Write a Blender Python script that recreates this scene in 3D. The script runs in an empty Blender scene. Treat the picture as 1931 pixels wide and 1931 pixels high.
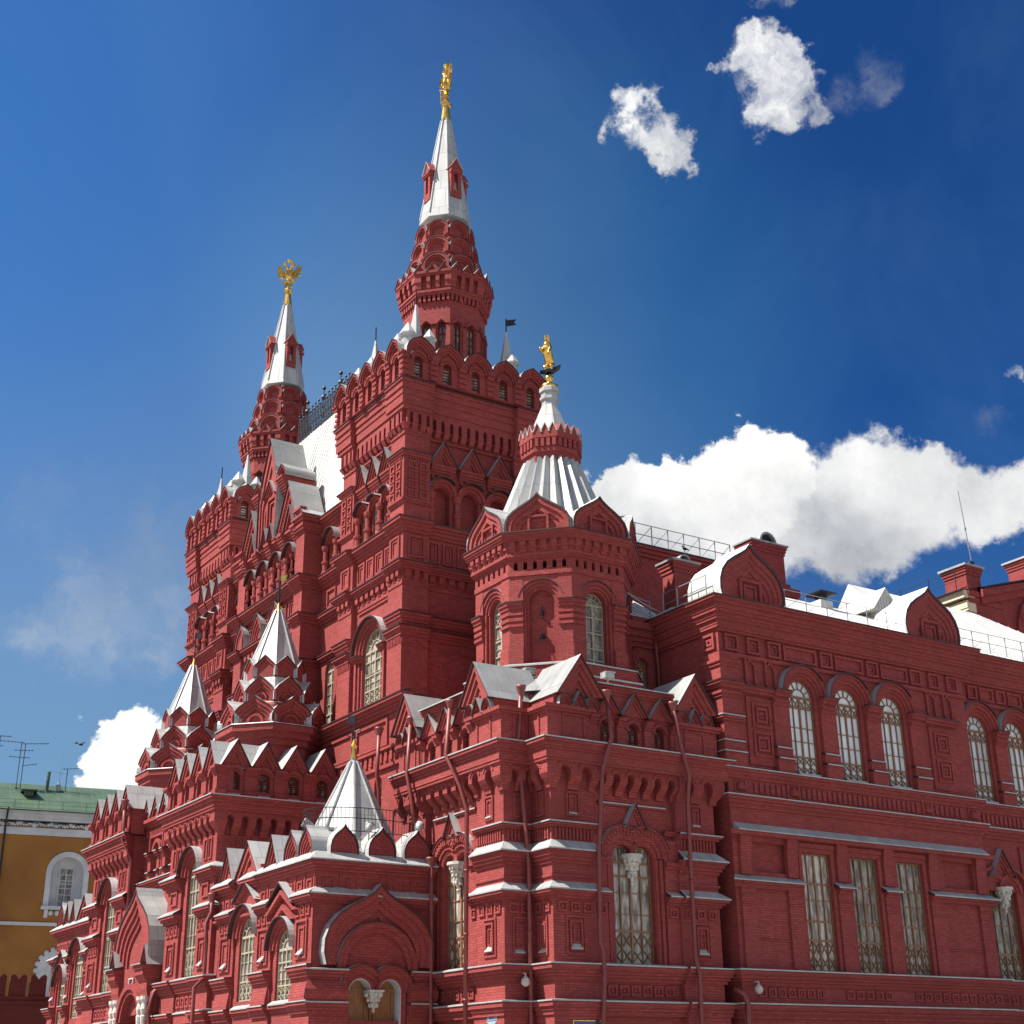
import bpy, bmesh, math, random
from mathutils import Vector, Matrix, noise
random.seed(7)
S = bpy.context.scene
COL = S.collection
PI = math.pi
R_ = math.radians

# ------------------------------------------------------------------ camera
RX = (0.84177064, -0.53970862, -0.01169607)
RY = (0.19346064, 0.32182122, -0.92682473)
RZ = (0.50397934, 0.77791112, 0.37531203)   # camera right, down, forward
CAMF = 2669.786
cam = bpy.data.cameras.new('camera'); camo = bpy.data.objects.new('camera', cam); COL.objects.link(camo)
cam.sensor_fit = 'HORIZONTAL'; cam.sensor_width = 36.0
cam.lens = 36.0 * CAMF / 1931.0
cam.clip_start = 0.1; cam.clip_end = 4000
camo.matrix_world = Matrix(((RX[0], -RY[0], -RZ[0], 0), (RX[1], -RY[1], -RZ[1], 0), (RX[2], -RY[2], -RZ[2], 1.7), (0, 0, 0, 1)))
S.camera = camo

# ------------------------------------------------------------------ light
SUN_EL = R_(55); SUN_AL = R_(19)          # direction to the sun: (-cos a, sin a)
sd = Vector((-math.cos(SUN_EL)*math.cos(SUN_AL), math.cos(SUN_EL)*math.sin(SUN_AL), math.sin(SUN_EL)))
sun = bpy.data.lights.new('sun', 'SUN'); sun.energy = 5.0; sun.angle = R_(0.53); sun.color = (1.0, 0.95, 0.87)
suno = bpy.data.objects.new('sun', sun); COL.objects.link(suno)
suno.rotation_euler = sd.to_track_quat('Z', 'Y').to_euler(); suno.location = (0, 0, 90)

def pxdir(px, py):
    a = (px-965.5)/CAMF; b = (py-965.5)/CAMF
    return Vector([RX[i]*a + RY[i]*b + RZ[i] for i in range(3)]).normalized()

W = bpy.data.worlds.new('World'); S.world = W; W.use_nodes = True
def build_world():
    nt = W.node_tree; nt.nodes.clear(); L = nt.links
    def nd(t, **k):
        n = nt.nodes.new(t)
        for a, b in k.items(): setattr(n, a, b)
        return n
    def put(sock, v):
        if hasattr(v, 'is_linked') or isinstance(v, bpy.types.NodeSocket): L.new(v, sock)
        else: sock.default_value = v
    def mt(op, a, b=0.0, c=None, clamp=False):
        n = nd('ShaderNodeMath', operation=op, use_clamp=clamp); put(n.inputs[0], a); put(n.inputs[1], b)
        if c is not None: put(n.inputs[2], c)
        return n.outputs[0]
    def vm(op, a, b=None, out=0):
        n = nd('ShaderNodeVectorMath', operation=op); put(n.inputs[0], a)
        if b is not None: put(n.inputs[1], b)
        return n.outputs[out]
    def scale(v, s):
        n = nd('ShaderNodeVectorMath', operation='SCALE'); put(n.inputs[0], v); put(n.inputs[3], s); return n.outputs[0]
    def smooth(x, a, b):
        n = nd('ShaderNodeMapRange', interpolation_type='SMOOTHSTEP'); put(n.inputs[0], x); n.inputs[1].default_value = a; n.inputs[2].default_value = b
        return n.outputs[0]
    def mixc(f, a, b, mode='MIX'):
        n = nd('ShaderNodeMix', data_type='RGBA', blend_type=mode); put(n.inputs[0], f); put(n.inputs[6], a); put(n.inputs[7], b); return n.outputs[2]
    tc = nd('ShaderNodeTexCoord').outputs['Generated']
    d = vm('NORMALIZE', tc)
    sky = nd('ShaderNodeTexSky', sky_type='NISHITA', sun_disc=False, sun_elevation=SUN_EL)
    sky.sun_rotation = math.atan2(sd.x, sd.y); sky.air_density = 1.0; sky.dust_density = 0.35; sky.ozone_density = 2.2; sky.altitude = 200
    hs = nd('ShaderNodeHueSaturation'); hs.inputs['Saturation'].default_value = 1.12; hs.inputs['Hue'].default_value = 0.5; hs.inputs['Value'].default_value = 1.0
    L.new(sky.outputs[0], hs.inputs['Color'])
    # hand-set sky tints: darker low, right and upper left, a painted bright halo mid-view
    base = hs.outputs[0]
    def tint(axis, a, b, c):
        nonlocal base
        base = mixc(smooth(vm('DOT_PRODUCT', d, axis, 1), a, b), base, mixc(1.0, base, (*c, 1), 'MULTIPLY'))
    tint((0, 0, 1), 0.42, 0.02, (0.50, 0.62, 0.66))
    tint(tuple(pxdir(1900, 250)), 0.84, 0.985, (0.13, 0.36, 0.66))
    tint(tuple(pxdir(1000, 620)), 0.968, 1.0, (1.9, 1.6, 1.2))
    tint(tuple(pxdir(-100, -100)), 0.90, 1.0, (0.40, 0.78, 1.1))
    def fbm(vec, sc, det, rough=0.55, off=(0, 0, 0), dist=0.0):
        n = nd('ShaderNodeTexNoise', noise_dimensions='3D'); n.inputs['Scale'].default_value = sc; n.inputs['Detail'].default_value = det
        n.inputs['Roughness'].default_value = rough; n.inputs['Distortion'].default_value = dist
        L.new(vm('ADD', vec, off), n.inputs['Vector']); return n
    n1 = fbm(d, 16, 8, 0.6)
    wv = scale(vm('SUBTRACT', n1.outputs['Color'], (0.5, 0.5, 0.5)), 0.05)
    n2 = fbm(d, 60, 6, 0.65, (3.1, 0, 0))
    wv = vm('ADD', wv, scale(vm('SUBTRACT', n2.outputs['Color'], (0.5, 0.5, 0.5)), 0.016))
    dw = vm('ADD', d, scale(wv, 1.35))
    det = fbm(dw, 24, 10, 0.66, (0, 5.2, 0)).outputs['Fac']
    detl = fbm(d, 12, 5, 0.55, (7.7, 5.2, 0)).outputs['Fac']
    mott = fbm(d, 5.0, 7, 0.62, (9.1, 2.2, 0.4), 0.6).outputs['Fac']
    base = mixc(mt('MULTIPLY', smooth(mott, 0.35, 0.7), 0.12), base, (0.9, 2.1, 3.9, 1))
    def group(blobs, edge, mx, k, gain, bias, bl_boost=0):
        acc = None; num = None
        for px, py, r, br in blobs:
            x = mt('DIVIDE', vm('DISTANCE', dw, tuple(pxdir(px, py)), 1), r*(0.86 if bl_boost else 1)/CAMF)
            g = mt('EXPONENT', mt('MULTIPLY', mt('MULTIPLY', x, x), -1.25))
            acc = g if acc is None else mt('ADD', acc, g)
            num = mt('MULTIPLY', g, br) if num is None else mt('MULTIPLY_ADD', g, br, num)
        den = mt('MAXIMUM', acc, 0.0001)
        dens = mt('ADD', mt('SUBTRACT', mt('MULTIPLY', mt('MINIMUM', acc, 1.3), gain), bias), mt('MULTIPLY', mt('SUBTRACT', det, 0.5), k))
        al = mt('MULTIPLY', mt('MULTIPLY', smooth(dens, 0.0, edge), mx), smooth(acc, 0.16, 0.36))
        br = mt('DIVIDE', num, den)
        if bl_boost: br = mt('ADD', br, bl_boost)
        br = mt('ADD', br, mt('MULTIPLY', mt('SUBTRACT', detl, 0.5), 1.0))
        br = mt('ADD', br, mt('MULTIPLY', mt('SUBTRACT', det, 0.5), 0.35))
        return al, br
    big = [(1435, 835, 52, 1.15), (1440, 890, 75, 1.15), (1385, 905, 70, 1.1), (1310, 920, 60, 1.1), (1240, 885, 42, 1.05), (1225, 925, 55, 1.0), (1150, 935, 48, .95), (1115, 950, 45, .9), (1505, 880, 58, 1.0),
           (1250, 975, 80, .95), (1350, 980, 85, .95), (1450, 970, 80, .85), (1180, 990, 70, .8),
           (222, 1380, 42, 1.2), (268, 1385, 50, 1.2), (205, 1440, 52, 1.15), (285, 1440, 85, 1.2), (185, 1490, 42, 1.1), (240, 1500, 85, 1.15), (330, 1480, 100, 1.2)]
    soft = [(1580, 895, 70, 1.05), (1650, 890, 70, 1.0), (1720, 915, 70, .95), (1765, 870, 45, 1.0), (1830, 920, 55, .95), (1890, 915, 50, 1.0), (1950, 930, 65, 1.0), (1560, 960, 105, .85), (1660, 965, 100, .85), (1760, 970, 80, .82), (1850, 975, 55, .8),
            (1440, 1020, 100, .78), (1560, 1035, 85, .7), (1340, 1030, 100, .82), (1220, 1040, 95, .8), (1650, 1020, 60, .7), (1130, 1030, 85, .82)]
    sm = [(1420, 95, 40, 1.0), (1440, 70, 22, .9), (1490, 90, 40, 1.0), (1520, 85, 30, .9), (1450, 130, 62, 1.15), (1390, 118, 40, 1.0), (1350, 135, 30, .85), (1325, 140, 20, .7), (1338, 160, 18, .6), (1440, 180, 50, .78), (1480, 205, 52, .65), (1455, 235, 34, .5), (1525, 175, 36, .6), (1548, 200, 28, .5), (1530, 225, 24, .45), (1405, 195, 34, .6), (1500, 140, 40, .8),
          (1205, 205, 38, 1.0), (1160, 185, 26, .8), (1140, 200, 18, .6), (1240, 190, 28, .9), (1258, 160, 18, .8), (1265, 210, 20, .7), (1218, 240, 46, 1.1), (1225, 285, 36, .9), (1225, 322, 20, .6), (1255, 255, 36, .75), (1290, 258, 34, .75), (1312, 240, 20, .6), (1150, 245, 30, .8), (1132, 262, 18, .55), (1175, 232, 30, .85), (1275, 290, 36, .65), (1300, 300, 28, .6), (1245, 315, 24, .6), (1450, -6, 36, .7), (1500, -6, 34, .7), (1912, 700, 24, .8), (1940, 705, 28, .8)]
    wisp = [(1645, 130, 48, .6), (1655, 180, 30, .6), (1612, 212, 26, .6), (1872, 782, 34, .6), (1575, 190, 30, .5), (150, 1200, 110, .75), (260, 1150, 110, .7), (60, 1205, 70, .65), (330, 1190, 90, .7), (90, 930, 130, .45), (300, 1020, 120, .5)]
    col = base
    # unseen bright broken cloud, added behind the camera to raise the fill light
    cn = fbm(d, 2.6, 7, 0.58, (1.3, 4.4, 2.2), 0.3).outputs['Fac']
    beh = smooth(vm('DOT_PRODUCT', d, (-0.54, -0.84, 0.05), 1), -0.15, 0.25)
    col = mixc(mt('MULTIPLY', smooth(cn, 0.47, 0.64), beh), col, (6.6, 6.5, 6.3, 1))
    for bl, edge, mx, k, gn, bi in ((wisp, 1.2, 0.30, 1.7, 0.8, 0.3), (soft, 0.7, 0.97, 1.0, 1.0, 0.5), (sm, 1.35, 1.0, 2.2, 1.05, 0.5), (big, 0.34, 1.0, 0.75, 1.0, 0.46)):
        al, br = group(bl, edge, mx, k, gn, bi, 0.2 if bl is sm else 0)
        cc = nd('ShaderNodeMix', data_type='RGBA'); cc.clamp_factor = True; put(cc.inputs[0], mt('MULTIPLY', mt('SUBTRACT', br, 0.50), 1.55))
        cc.inputs[6].default_value = (2.9, 3.1, 3.45, 1); cc.inputs[7].default_value = (8.6, 8.6, 8.4, 1)
        col = mixc(al, col, cc.outputs[2])
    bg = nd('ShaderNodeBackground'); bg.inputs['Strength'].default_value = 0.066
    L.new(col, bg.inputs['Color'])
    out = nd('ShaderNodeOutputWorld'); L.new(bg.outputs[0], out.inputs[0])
build_world()
S.view_settings.view_transform = 'Standard'; S.view_settings.look = 'None'; S.view_settings.exposure = 0.96; S.view_settings.gamma = 1.0

# ------------------------------------------------------------------ materials
def newmat(name):
    m = bpy.data.materials.new(name); m.use_nodes = True; nt = m.node_tree
    return m, nt, nt.nodes['Principled BSDF'], nt.nodes, nt.links
def noise_mix(nt, c1, c2, scale, detail=5, lo=0.35, hi=0.65, coord='Object', stretch=None):
    N, L = nt.nodes, nt.links
    tc = N.new('ShaderNodeTexCoord'); n = N.new('ShaderNodeTexNoise'); n.inputs['Scale'].default_value = scale; n.inputs['Detail'].default_value = detail
    if stretch:
        mp = N.new('ShaderNodeMapping'); mp.inputs['Scale'].default_value = stretch; L.new(tc.outputs[coord], mp.inputs[0]); L.new(mp.outputs[0], n.inputs['Vector'])
    else: L.new(tc.outputs[coord], n.inputs['Vector'])
    r = N.new('ShaderNodeMapRange'); r.inputs[1].default_value = lo; r.inputs[2].default_value = hi; L.new(n.outputs['Fac'], r.inputs[0])
    x = N.new('ShaderNodeMix'); x.data_type = 'RGBA'; L.new(r.outputs[0], x.inputs[0])
    for i, c in ((6, c1), (7, c2)):
        if isinstance(c, tuple): x.inputs[i].default_value = (*c, 1)
        else: L.new(c, x.inputs[i])
    return x.outputs[2]
def mat_brick(name, c1, c2, mortar, bump=0.5):
    m, nt, p, N, L = newmat(name)
    uv = N.new('ShaderNodeUVMap'); uv.uv_map = 'UVMap'
    b = N.new('ShaderNodeTexBrick'); L.new(uv.outputs[0], b.inputs['Vector'])
    b.inputs['Color1'].default_value = (*c1, 1); b.inputs['Color2'].default_value = (*c2, 1); b.inputs['Mortar'].default_value = (*mortar, 1)
    b.inputs['Scale'].default_value = 1.0; b.inputs['Brick Width'].default_value = 0.30; b.inputs['Row Height'].default_value = 0.095; b.inputs['Mortar Size'].default_value = 0.011
    b.inputs['Mortar Smooth'].default_value = 0.3; b.inputs['Bias'].default_value = -0.1
    c = noise_mix(nt, b.outputs['Color'], tuple(x*0.62 for x in c1), 0.45, 7, 0.40, 0.78)
    g = N.new('ShaderNodeMix'); g.data_type = 'RGBA'
    n2 = N.new('ShaderNodeTexNoise'); n2.inputs['Scale'].default_value = 9.0; n2.inputs['Detail'].default_value = 6
    tc = N.new('ShaderNodeTexCoord'); L.new(tc.outputs['Object'], n2.inputs['Vector'])
    r = N.new('ShaderNodeMapRange'); r.inputs[1].default_value = 0.5; r.inputs[2].default_value = 0.85; r.inputs[4].default_value = 0.35; L.new(n2.outputs['Fac'], r.inputs[0])
    L.new(r.outputs[0], g.inputs[0]); L.new(c, g.inputs[6]); g.inputs[7].default_value = (*[min(1, x*1.35+0.015) for x in c1], 1)
    # rain streaks
    mp = N.new('ShaderNodeMapping'); mp.inputs['Scale'].default_value = (2.3, 2.3, 0.16); L.new(tc.outputs['Object'], mp.inputs[0])
    n3 = N.new('ShaderNodeTexNoise'); n3.inputs['Scale'].default_value = 1.0; n3.inputs['Detail'].default_value = 7; L.new(mp.outputs[0], n3.inputs['Vector'])
    r3 = N.new('ShaderNodeMapRange'); r3.inputs[1].default_value = 0.55; r3.inputs[2].default_value = 0.8; r3.inputs[4].default_value = 0.45; L.new(n3.outputs['Fac'], r3.inputs[0])
    g3 = N.new('ShaderNodeMix'); g3.data_type = 'RGBA'; L.new(r3.outputs[0], g3.inputs[0]); L.new(g.outputs[2], g3.inputs[6]); g3.inputs[7].default_value = (*[x*0.62 for x in c1], 1)
    L.new(g3.outputs[2], p.inputs['Base Color']); p.inputs['Roughness'].default_value = 0.8; p.inputs['Specular IOR Level'].default_value = 0.22
    bp = N.new('ShaderNodeBump'); bp.inputs['Strength'].default_value = bump; bp.inputs['Distance'].default_value = 0.02; bp.invert = True
    L.new(b.outputs['Fac'], bp.inputs['Height']); L.new(bp.outputs[0], p.inputs['Normal'])
    return m
def mat_plain(name, c1, c2=None, scale=1.5, rough=0.6, metal=0.0, stretch=None, lo=0.35, hi=0.65, spec=None):
    m, nt, p, N, L = newmat(name)
    L.new(noise_mix(nt, c1, c2 or tuple(x*0.8 for x in c1), scale, 6, lo, hi, 'Object', stretch), p.inputs['Base Color'])
    p.inputs['Roughness'].default_value = rough; p.inputs['Metallic'].default_value = metal
    if spec is not None: p.inputs['Specular IOR Level'].default_value = spec
    return m
BR = mat_brick('red_painted_brick', (0.35, 0.065, 0.060), (0.255, 0.043, 0.040), (0.16, 0.036, 0.034))
PIPE = mat_plain('red_painted_pipe', (0.21, 0.040, 0.036), (0.17, 0.032, 0.028), 3, 0.45)
def seams(m, w=0.62, h=1.3, dark=0.72):
    nt = m.node_tree; N, L = nt.nodes, nt.links; p = N['Principled BSDF']; src = p.inputs['Base Color'].links[0].from_socket
    uv = N.new('ShaderNodeUVMap'); uv.uv_map = 'UVMap'; b = N.new('ShaderNodeTexBrick'); L.new(uv.outputs[0], b.inputs['Vector'])
    b.inputs['Color1'].default_value = (1, 1, 1, 1); b.inputs['Color2'].default_value = (.88, .88, .88, 1); b.inputs['Mortar'].default_value = (dark, dark, dark, 1); b.inputs['Scale'].default_value = 1
    b.inputs['Brick Width'].default_value = w; b.inputs['Row Height'].default_value = h; b.inputs['Mortar Size'].default_value = 0.02
    x = N.new('ShaderNodeMix'); x.data_type = 'RGBA'; x.blend_type = 'MULTIPLY'; x.inputs[0].default_value = 1; L.new(src, x.inputs[6]); L.new(b.outputs['Color'], x.inputs[7])
    st = noise_mix(nt, x.outputs[2], (0.30, 0.27, 0.24), 0.9, 7, 0.62, 0.85, 'Object', (1.5, 1.5, 0.35)); L.new(st, p.inputs['Base Color'])
    bp = N.new('ShaderNodeBump'); bp.inputs['Strength'].default_value = 0.6; bp.inputs['Distance'].default_value = 0.03; bp.invert = True; L.new(b.outputs['Fac'], bp.inputs['Height']); L.new(bp.outputs[0], p.inputs['Normal'])
    return m
def vary(m, lo=0.55, hi=1.35):
    nt = m.node_tree; N, L = nt.nodes, nt.links; p = N['Principled BSDF']; src = p.inputs['Base Color'].links[0].from_socket
    oi = N.new('ShaderNodeObjectInfo'); r = N.new('ShaderNodeMapRange'); r.inputs[3].default_value = lo; r.inputs[4].default_value = hi; L.new(oi.outputs['Random'], r.inputs[0])
    v = N.new('ShaderNodeVectorMath'); v.operation = 'SCALE'; L.new(src, v.inputs[0]); L.new(r.outputs[0], v.inputs[3]); L.new(v.outputs[0], p.inputs['Base Color']); return m
MET = mat_plain('white_sheet_metal', (0.46, 0.46, 0.45), (0.37, 0.37, 0.365), 1.1, 0.45, 0.08, (1, 1, 0.5))
EDGE = mat_plain('dark_red_metal_edge', (0.055, 0.018, 0.018), None, 4, 0.5)
ZINC = mat_plain('grey_zinc_sheet', (0.36, 0.365, 0.36), (0.29, 0.295, 0.29), 1.4, 0.45, 0.12)
seams(MET); seams(ZINC)
WHITE = mat_plain('bright_painted_roof', (0.68, 0.67, 0.63), (0.56, 0.555, 0.53), 0.8, 0.5)
STONE = mat_plain('white_limestone', (0.62, 0.58, 0.52), (0.45, 0.41, 0.36), 5, 0.8)
GOLD = mat_plain('gilding', (0.86, 0.54, 0.14), (0.62, 0.36, 0.08), 7, 0.24, 1.0)
IRON = mat_plain('dark_iron', (0.03, 0.032, 0.04), None, 5, 0.5, 0.6)
RAIL = mat_plain('grey_steel_rail', (0.30, 0.31, 0.33), None, 5, 0.45, 0.6)
WOOD = mat_plain('varnished_window_wood', (0.27, 0.125, 0.062), (0.20, 0.088, 0.042), 6, 0.5)
PALE = mat_plain('pale_window_wood', (0.40, 0.35, 0.26), (0.30, 0.25, 0.18), 6, 0.5)
DOORW = mat_plain('brown_door_wood', (0.32, 0.135, 0.045), (0.22, 0.085, 0.03), 5, 0.45, 0, (6, 6, 0.7))
GLD = mat_plain('dark_curtained_glass', (0.14, 0.12, 0.10), (0.42, 0.37, 0.32), 1.6, 0.08, 0, (3, 3, 0.8), 0.42, 0.6)
GLL = mat_plain('blind_backed_glass', (0.72, 0.74, 0.74), (0.55, 0.57, 0.58), 1.2, 0.08, 0, (2, 2, 0.5), 0.4, 0.6)
vary(GLD); vary(GLL, .85, 1.1); seams(WHITE, .5, 30, .8)
OCHRE = mat_plain('ochre_plaster', (0.33, 0.14, 0.026), (0.225, 0.088, 0.018), 0.22, 0.85)
WPL = mat_plain('white_plaster', (0.55, 0.55, 0.55), (0.42, 0.43, 0.44), 0.6, 0.8)
GREEN = mat_plain('green_roof_metal', (0.072, 0.118, 0.07), (0.05, 0.086, 0.05), 0.4, 0.5)
CREAM = mat_plain('cream_plaster', (0.66, 0.60, 0.42), (0.58, 0.52, 0.36), 0.8, 0.8)
BRK2 = mat_brick('dark_red_brick', (0.15, 0.03, 0.022), (0.12, 0.023, 0.018), (0.10, 0.03, 0.025))
PAVE = mat_brick('granite_setts', (0.36, 0.345, 0.325), (0.31, 0.30, 0.285), (0.2, 0.2, 0.19))
BLUE = mat_plain('blue_grey_enamel', (0.06, 0.075, 0.16), None, 8, 0.35)
PLQ = mat_plain('pale_enamel', (0.38, 0.43, 0.55), None, 8, 0.35)
LAMPM = mat_plain('pale_grey_plastic', (0.55, 0.45, 0.42), None, 8, 0.4)

# ------------------------------------------------------------------ mesh tools
class MB:
    def __init__(s): s.v = []; s.f = []; s.m = []
    def add(s, vs, fs, m=0):
        k = len(s.v); s.v += [tuple(v) for v in vs]
        for q, f in enumerate(fs): s.f.append([i+k for i in f]); s.m.append(m[q] if isinstance(m, list) else m)
    def build(s, name, mats, parent=None, smooth=False):
        me = bpy.data.meshes.new(name); me.from_pydata(s.v, [], s.f)
        if not isinstance(mats, (list, tuple)): mats = [mats]
        for x in mats: me.materials.append(x)
        me.polygons.foreach_set('material_index', s.m)
        if smooth: me.polygons.foreach_set('use_smooth', [True]*len(s.f))
        bm = bmesh.new(); bm.from_mesh(me); bmesh.ops.recalc_face_normals(bm, faces=bm.faces); 
        uvl = bm.loops.layers.uv.new('UVMap')
        for f in bm.faces:
            n = f.normal; h = math.hypot(n.x, n.y)
            if h < 0.35: tx, ty, fl = 1, 0, True
            else: tx, ty, fl = -n.y/h, n.x/h, False
            for l in f.loops:
                c = l.vert.co; l[uvl].uv = (c.x, c.y) if fl else (c.x*tx+c.y*ty, c.z)
        bm.to_mesh(me); bm.free()
        o = bpy.data.objects.new(name, me); COL.objects.link(o)
        if parent: o.parent = parent
        return o
class Metal:
    """writes the sheet metal of a wall into the wall's own mesh, one material slot further on"""
    def __init__(s, b): s.b = b
    def add(s, vs, fs, m=0): s.b.add(vs, fs, m+1 if not isinstance(m, list) else [x+1 for x in m])
def pair(): b = MB(); return b, Metal(b)
class Fr:
    def __init__(s, o, u, n): s.o = o; s.u = u; s.n = n
    def P(s, u, v, n): return (s.o[0]+s.u[0]*u+s.n[0]*n, s.o[1]+s.u[1]*u+s.n[1]*n, v)
    def off(s, n): return Fr((s.o[0]+s.n[0]*n, s.o[1]+s.n[1]*n), s.u, s.n)
def FX(x): return Fr((x, 0), (0, 1), (-1, 0))
def FY(y): return Fr((0, y), (1, 0), (0, -1))
def FO(cx, cy, deg, a):
    c, q = math.cos(R_(deg)), math.sin(R_(deg)); return Fr((cx+a*c, cy+a*q), (-q, c), (c, q))
HEX = [(0,1,2,3),(7,6,5,4),(0,4,5,1),(1,5,6,2),(2,6,7,3),(3,7,4,0)]
JR = random.Random(3)
def J(a=.002): return JR.uniform(-a, a)     # a hair of unevenness, so that no two faces share a plane
def box(b, f, u0, u1, v0, v1, n0, n1, m=0, e0=0, e1=0):
    n1 += J(); n0 += J(); v0 -= abs(J()); v1 += abs(J())
    if not e0: u0 -= abs(J())
    if not e1: u1 += abs(J())
    vs = []
    for v in (v0, v1):
        vs += [f.P(u0-e0*n0, v, n0), f.P(u1+e1*n0, v, n0), f.P(u1+e1*n1, v, n1), f.P(u0-e0*n1, v, n1)]
    b.add(vs, HEX, m)
def prof(b, f, u0, u1, pts, m=0, e0=0, e1=0):
    j = J(); pts = [(n+j, v) for n, v in pts]
    if not e0: u0 -= abs(J())
    if not e1: u1 += abs(J())
    k = len(pts); vs = [f.P(u0-e0*n, v, n) for n, v in pts] + [f.P(u1+e1*n, v, n) for n, v in pts]
    fs = [(i, (i+1) % k, (i+1) % k+k, i+k) for i in range(k)]+[tuple(range(k)), tuple(range(2*k-1, k-1, -1))]
    b.add(vs, fs, m)
def poly(b, f, pts, n0, n1, m=0):
    n0 += J(); n1 += J()
    k = len(pts); vs = [f.P(u, v, n0) for u, v in pts]+[f.P(u, v, n1) for u, v in pts]
    fs = [(i, (i+1) % k, (i+1) % k+k, i+k) for i in range(k)]+[tuple(range(k)), tuple(range(2*k-1, k-1, -1))]
    b.add(vs, fs, m)
def band(b, f, A, B, n0, n1, m=0, closed=False):
    n0 += J(); n1 += J()
    k = len(A); vs = []
    for i in range(k):
        (au, av), (bu, bv) = A[i], B[i]; vs += [f.P(au, av, n0), f.P(bu, bv, n0), f.P(bu, bv, n1), f.P(au, av, n1)]
    fs = []
    for i in range(k if closed else k-1):
        a = 4*i; c = 4*((i+1) % k)
        for q in range(4): fs.append((a+q, a+(q+1) % 4, c+(q+1) % 4, c+q))
    if not closed: fs += [(0, 1, 2, 3), (4*k-1, 4*k-2, 4*k-3, 4*k-4)]
    b.add(vs, fs, m)
def arcp(cu, cv, r, a0=0, a1=PI, seg=18, sy=1.0): return [(cu+r*math.cos(a0+(a1-a0)*i/seg), cv+sy*r*math.sin(a0+(a1-a0)*i/seg)) for i in range(seg+1)]
def arch(b, f, cu, cv, ri, ro, n0, n1, m=0, a0=0, a1=PI, seg=18): band(b, f, arcp(cu, cv, ri, a0, a1, seg), arcp(cu, cv, ro, a0, a1, seg), n0, n1, m)
def spand(b, f, u0, u1, vs_, vt, cu, r, n0, n1, m=0, seg=16):
    A = arcp(cu, vs_, r, 0, PI, seg); B = [(x, vt) for x, _ in A]
    if u1 > cu+r+1e-4: box(b, f, cu+r, u1, vs_, vt, n0, n1, m)
    if u0 < cu-r-1e-4: box(b, f, u0, cu-r, vs_, vt, n0, n1, m)
    band(b, f, A, B, n0, n1, m)
def wallop(b, f, u0, u1, v0, v1, ops, n0, n1, m=0):
    """wall with openings (cu, w, vb, vt, arched)"""
    u = u0
    for cu, w, vb, vt, ar in sorted(ops):
        a, c = cu-w/2, cu+w/2
        if a > u: box(b, f, u, a, v0, v1, n0, n1, m)
        if vb > v0: box(b, f, a, c, v0, vb, n0, n1, m)
        if ar: spand(b, f, a, c, vt-w/2, v1, cu, w/2, n0, n1, m)
        elif vt < v1: box(b, f, a, c, vt, v1, n0, n1, m)
        u = c
    if u < u1: box(b, f, u, u1, v0, v1, n0, n1, m)
def courses(b, f, u0, u1, v0, cs, e0=0, e1=0, m=0, nb=-0.05):
    v = v0
    for h, n in cs: box(b, f, u0, u1, v, v+h, nb, n*1.15, m, e0, e1); v += h
    return v
def cap(b, f, u0, u1, v, n, rise=0.05, e0=0, e1=0, m=0, nb=0.0):
    n *= 1.15
    t = MB(); prof(t, f, u0, u1, [(nb, v+0.005), (n+0.045, v-0.02), (n+0.045, v+0.03), (nb, v+rise+0.035)], 0, e0, e1)
    b.add(t.v, t.f, [1, 1 if v > 16.5 else 0, 0, 1, 1, 1])
def mband(b, f, A, B, n0, n1, edge=1):
    """bent sheet: A outer (white top), B inner"""
    t = MB(); band(t, f, A, B, n0, n1); k = len(A)
    b.add(t.v, t.f, [0 if (i < 4*(k-1) and i % 4 in (0, 3)) and i % 4 == 3 else edge for i in range(len(t.f))])
def march(b, f, cu, cv, ri, ro, n0, n1, m=0, a0=0, a1=PI, seg=18): mband(b, f, arcp(cu, cv, ro, a0, a1, seg), arcp(cu, cv, ri, a0, a1, seg), n0, n1)
def teeth(b, f, u0, u1, k, v0, v1, n0, n1, fill=0.5, m=0):
    p = (u1-u0)/k
    for i in range(k): box(b, f, u0+p*(i+.5-fill/2), u0+p*(i+.5+fill/2), v0, v1, n0, n1, m)
def frame(b, f, u0, u1, v0, v1, t, n, m=0, nb=-0.02):
    box(b, f, u0, u1, v0, v0+t, nb, n, m); box(b, f, u0, u1, v1-t, v1, nb, n, m)
    box(b, f, u0, u0+t, v0+t, v1-t, nb, n, m); box(b, f, u1-t, u1, v0+t, v1-t, nb, n, m)
def shir(b, f, cu, cv, w, h, n=0.07, m=0):
    t = min(w, h)*0.17
    frame(b, f, cu-w/2, cu+w/2, cv-h/2, cv+h/2, t, n, m)
    if min(w, h) > 0.5: frame(b, f, cu-w/2+1.7*t, cu+w/2-1.7*t, cv-h/2+1.7*t, cv+h/2-1.7*t, t*.8, n*.55, m)
def squares(b, f, u0, u1, k, v0, v1, n=0.06, m=0):
    p = (u1-u0)/k; w = min(p*.8, (v1-v0)*1.1)
    for i in range(k): frame(b, f, u0+p*(i+.5)-w/2, u0+p*(i+.5)+w/2, v0, v1, w*.2, n, m); box(b, f, u0+p*(i+.5)-w*.13, u0+p*(i+.5)+w*.13, v0+(v1-v0)*.36, v1-(v1-v0)*.36, -.02, n*.7, m)
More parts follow.
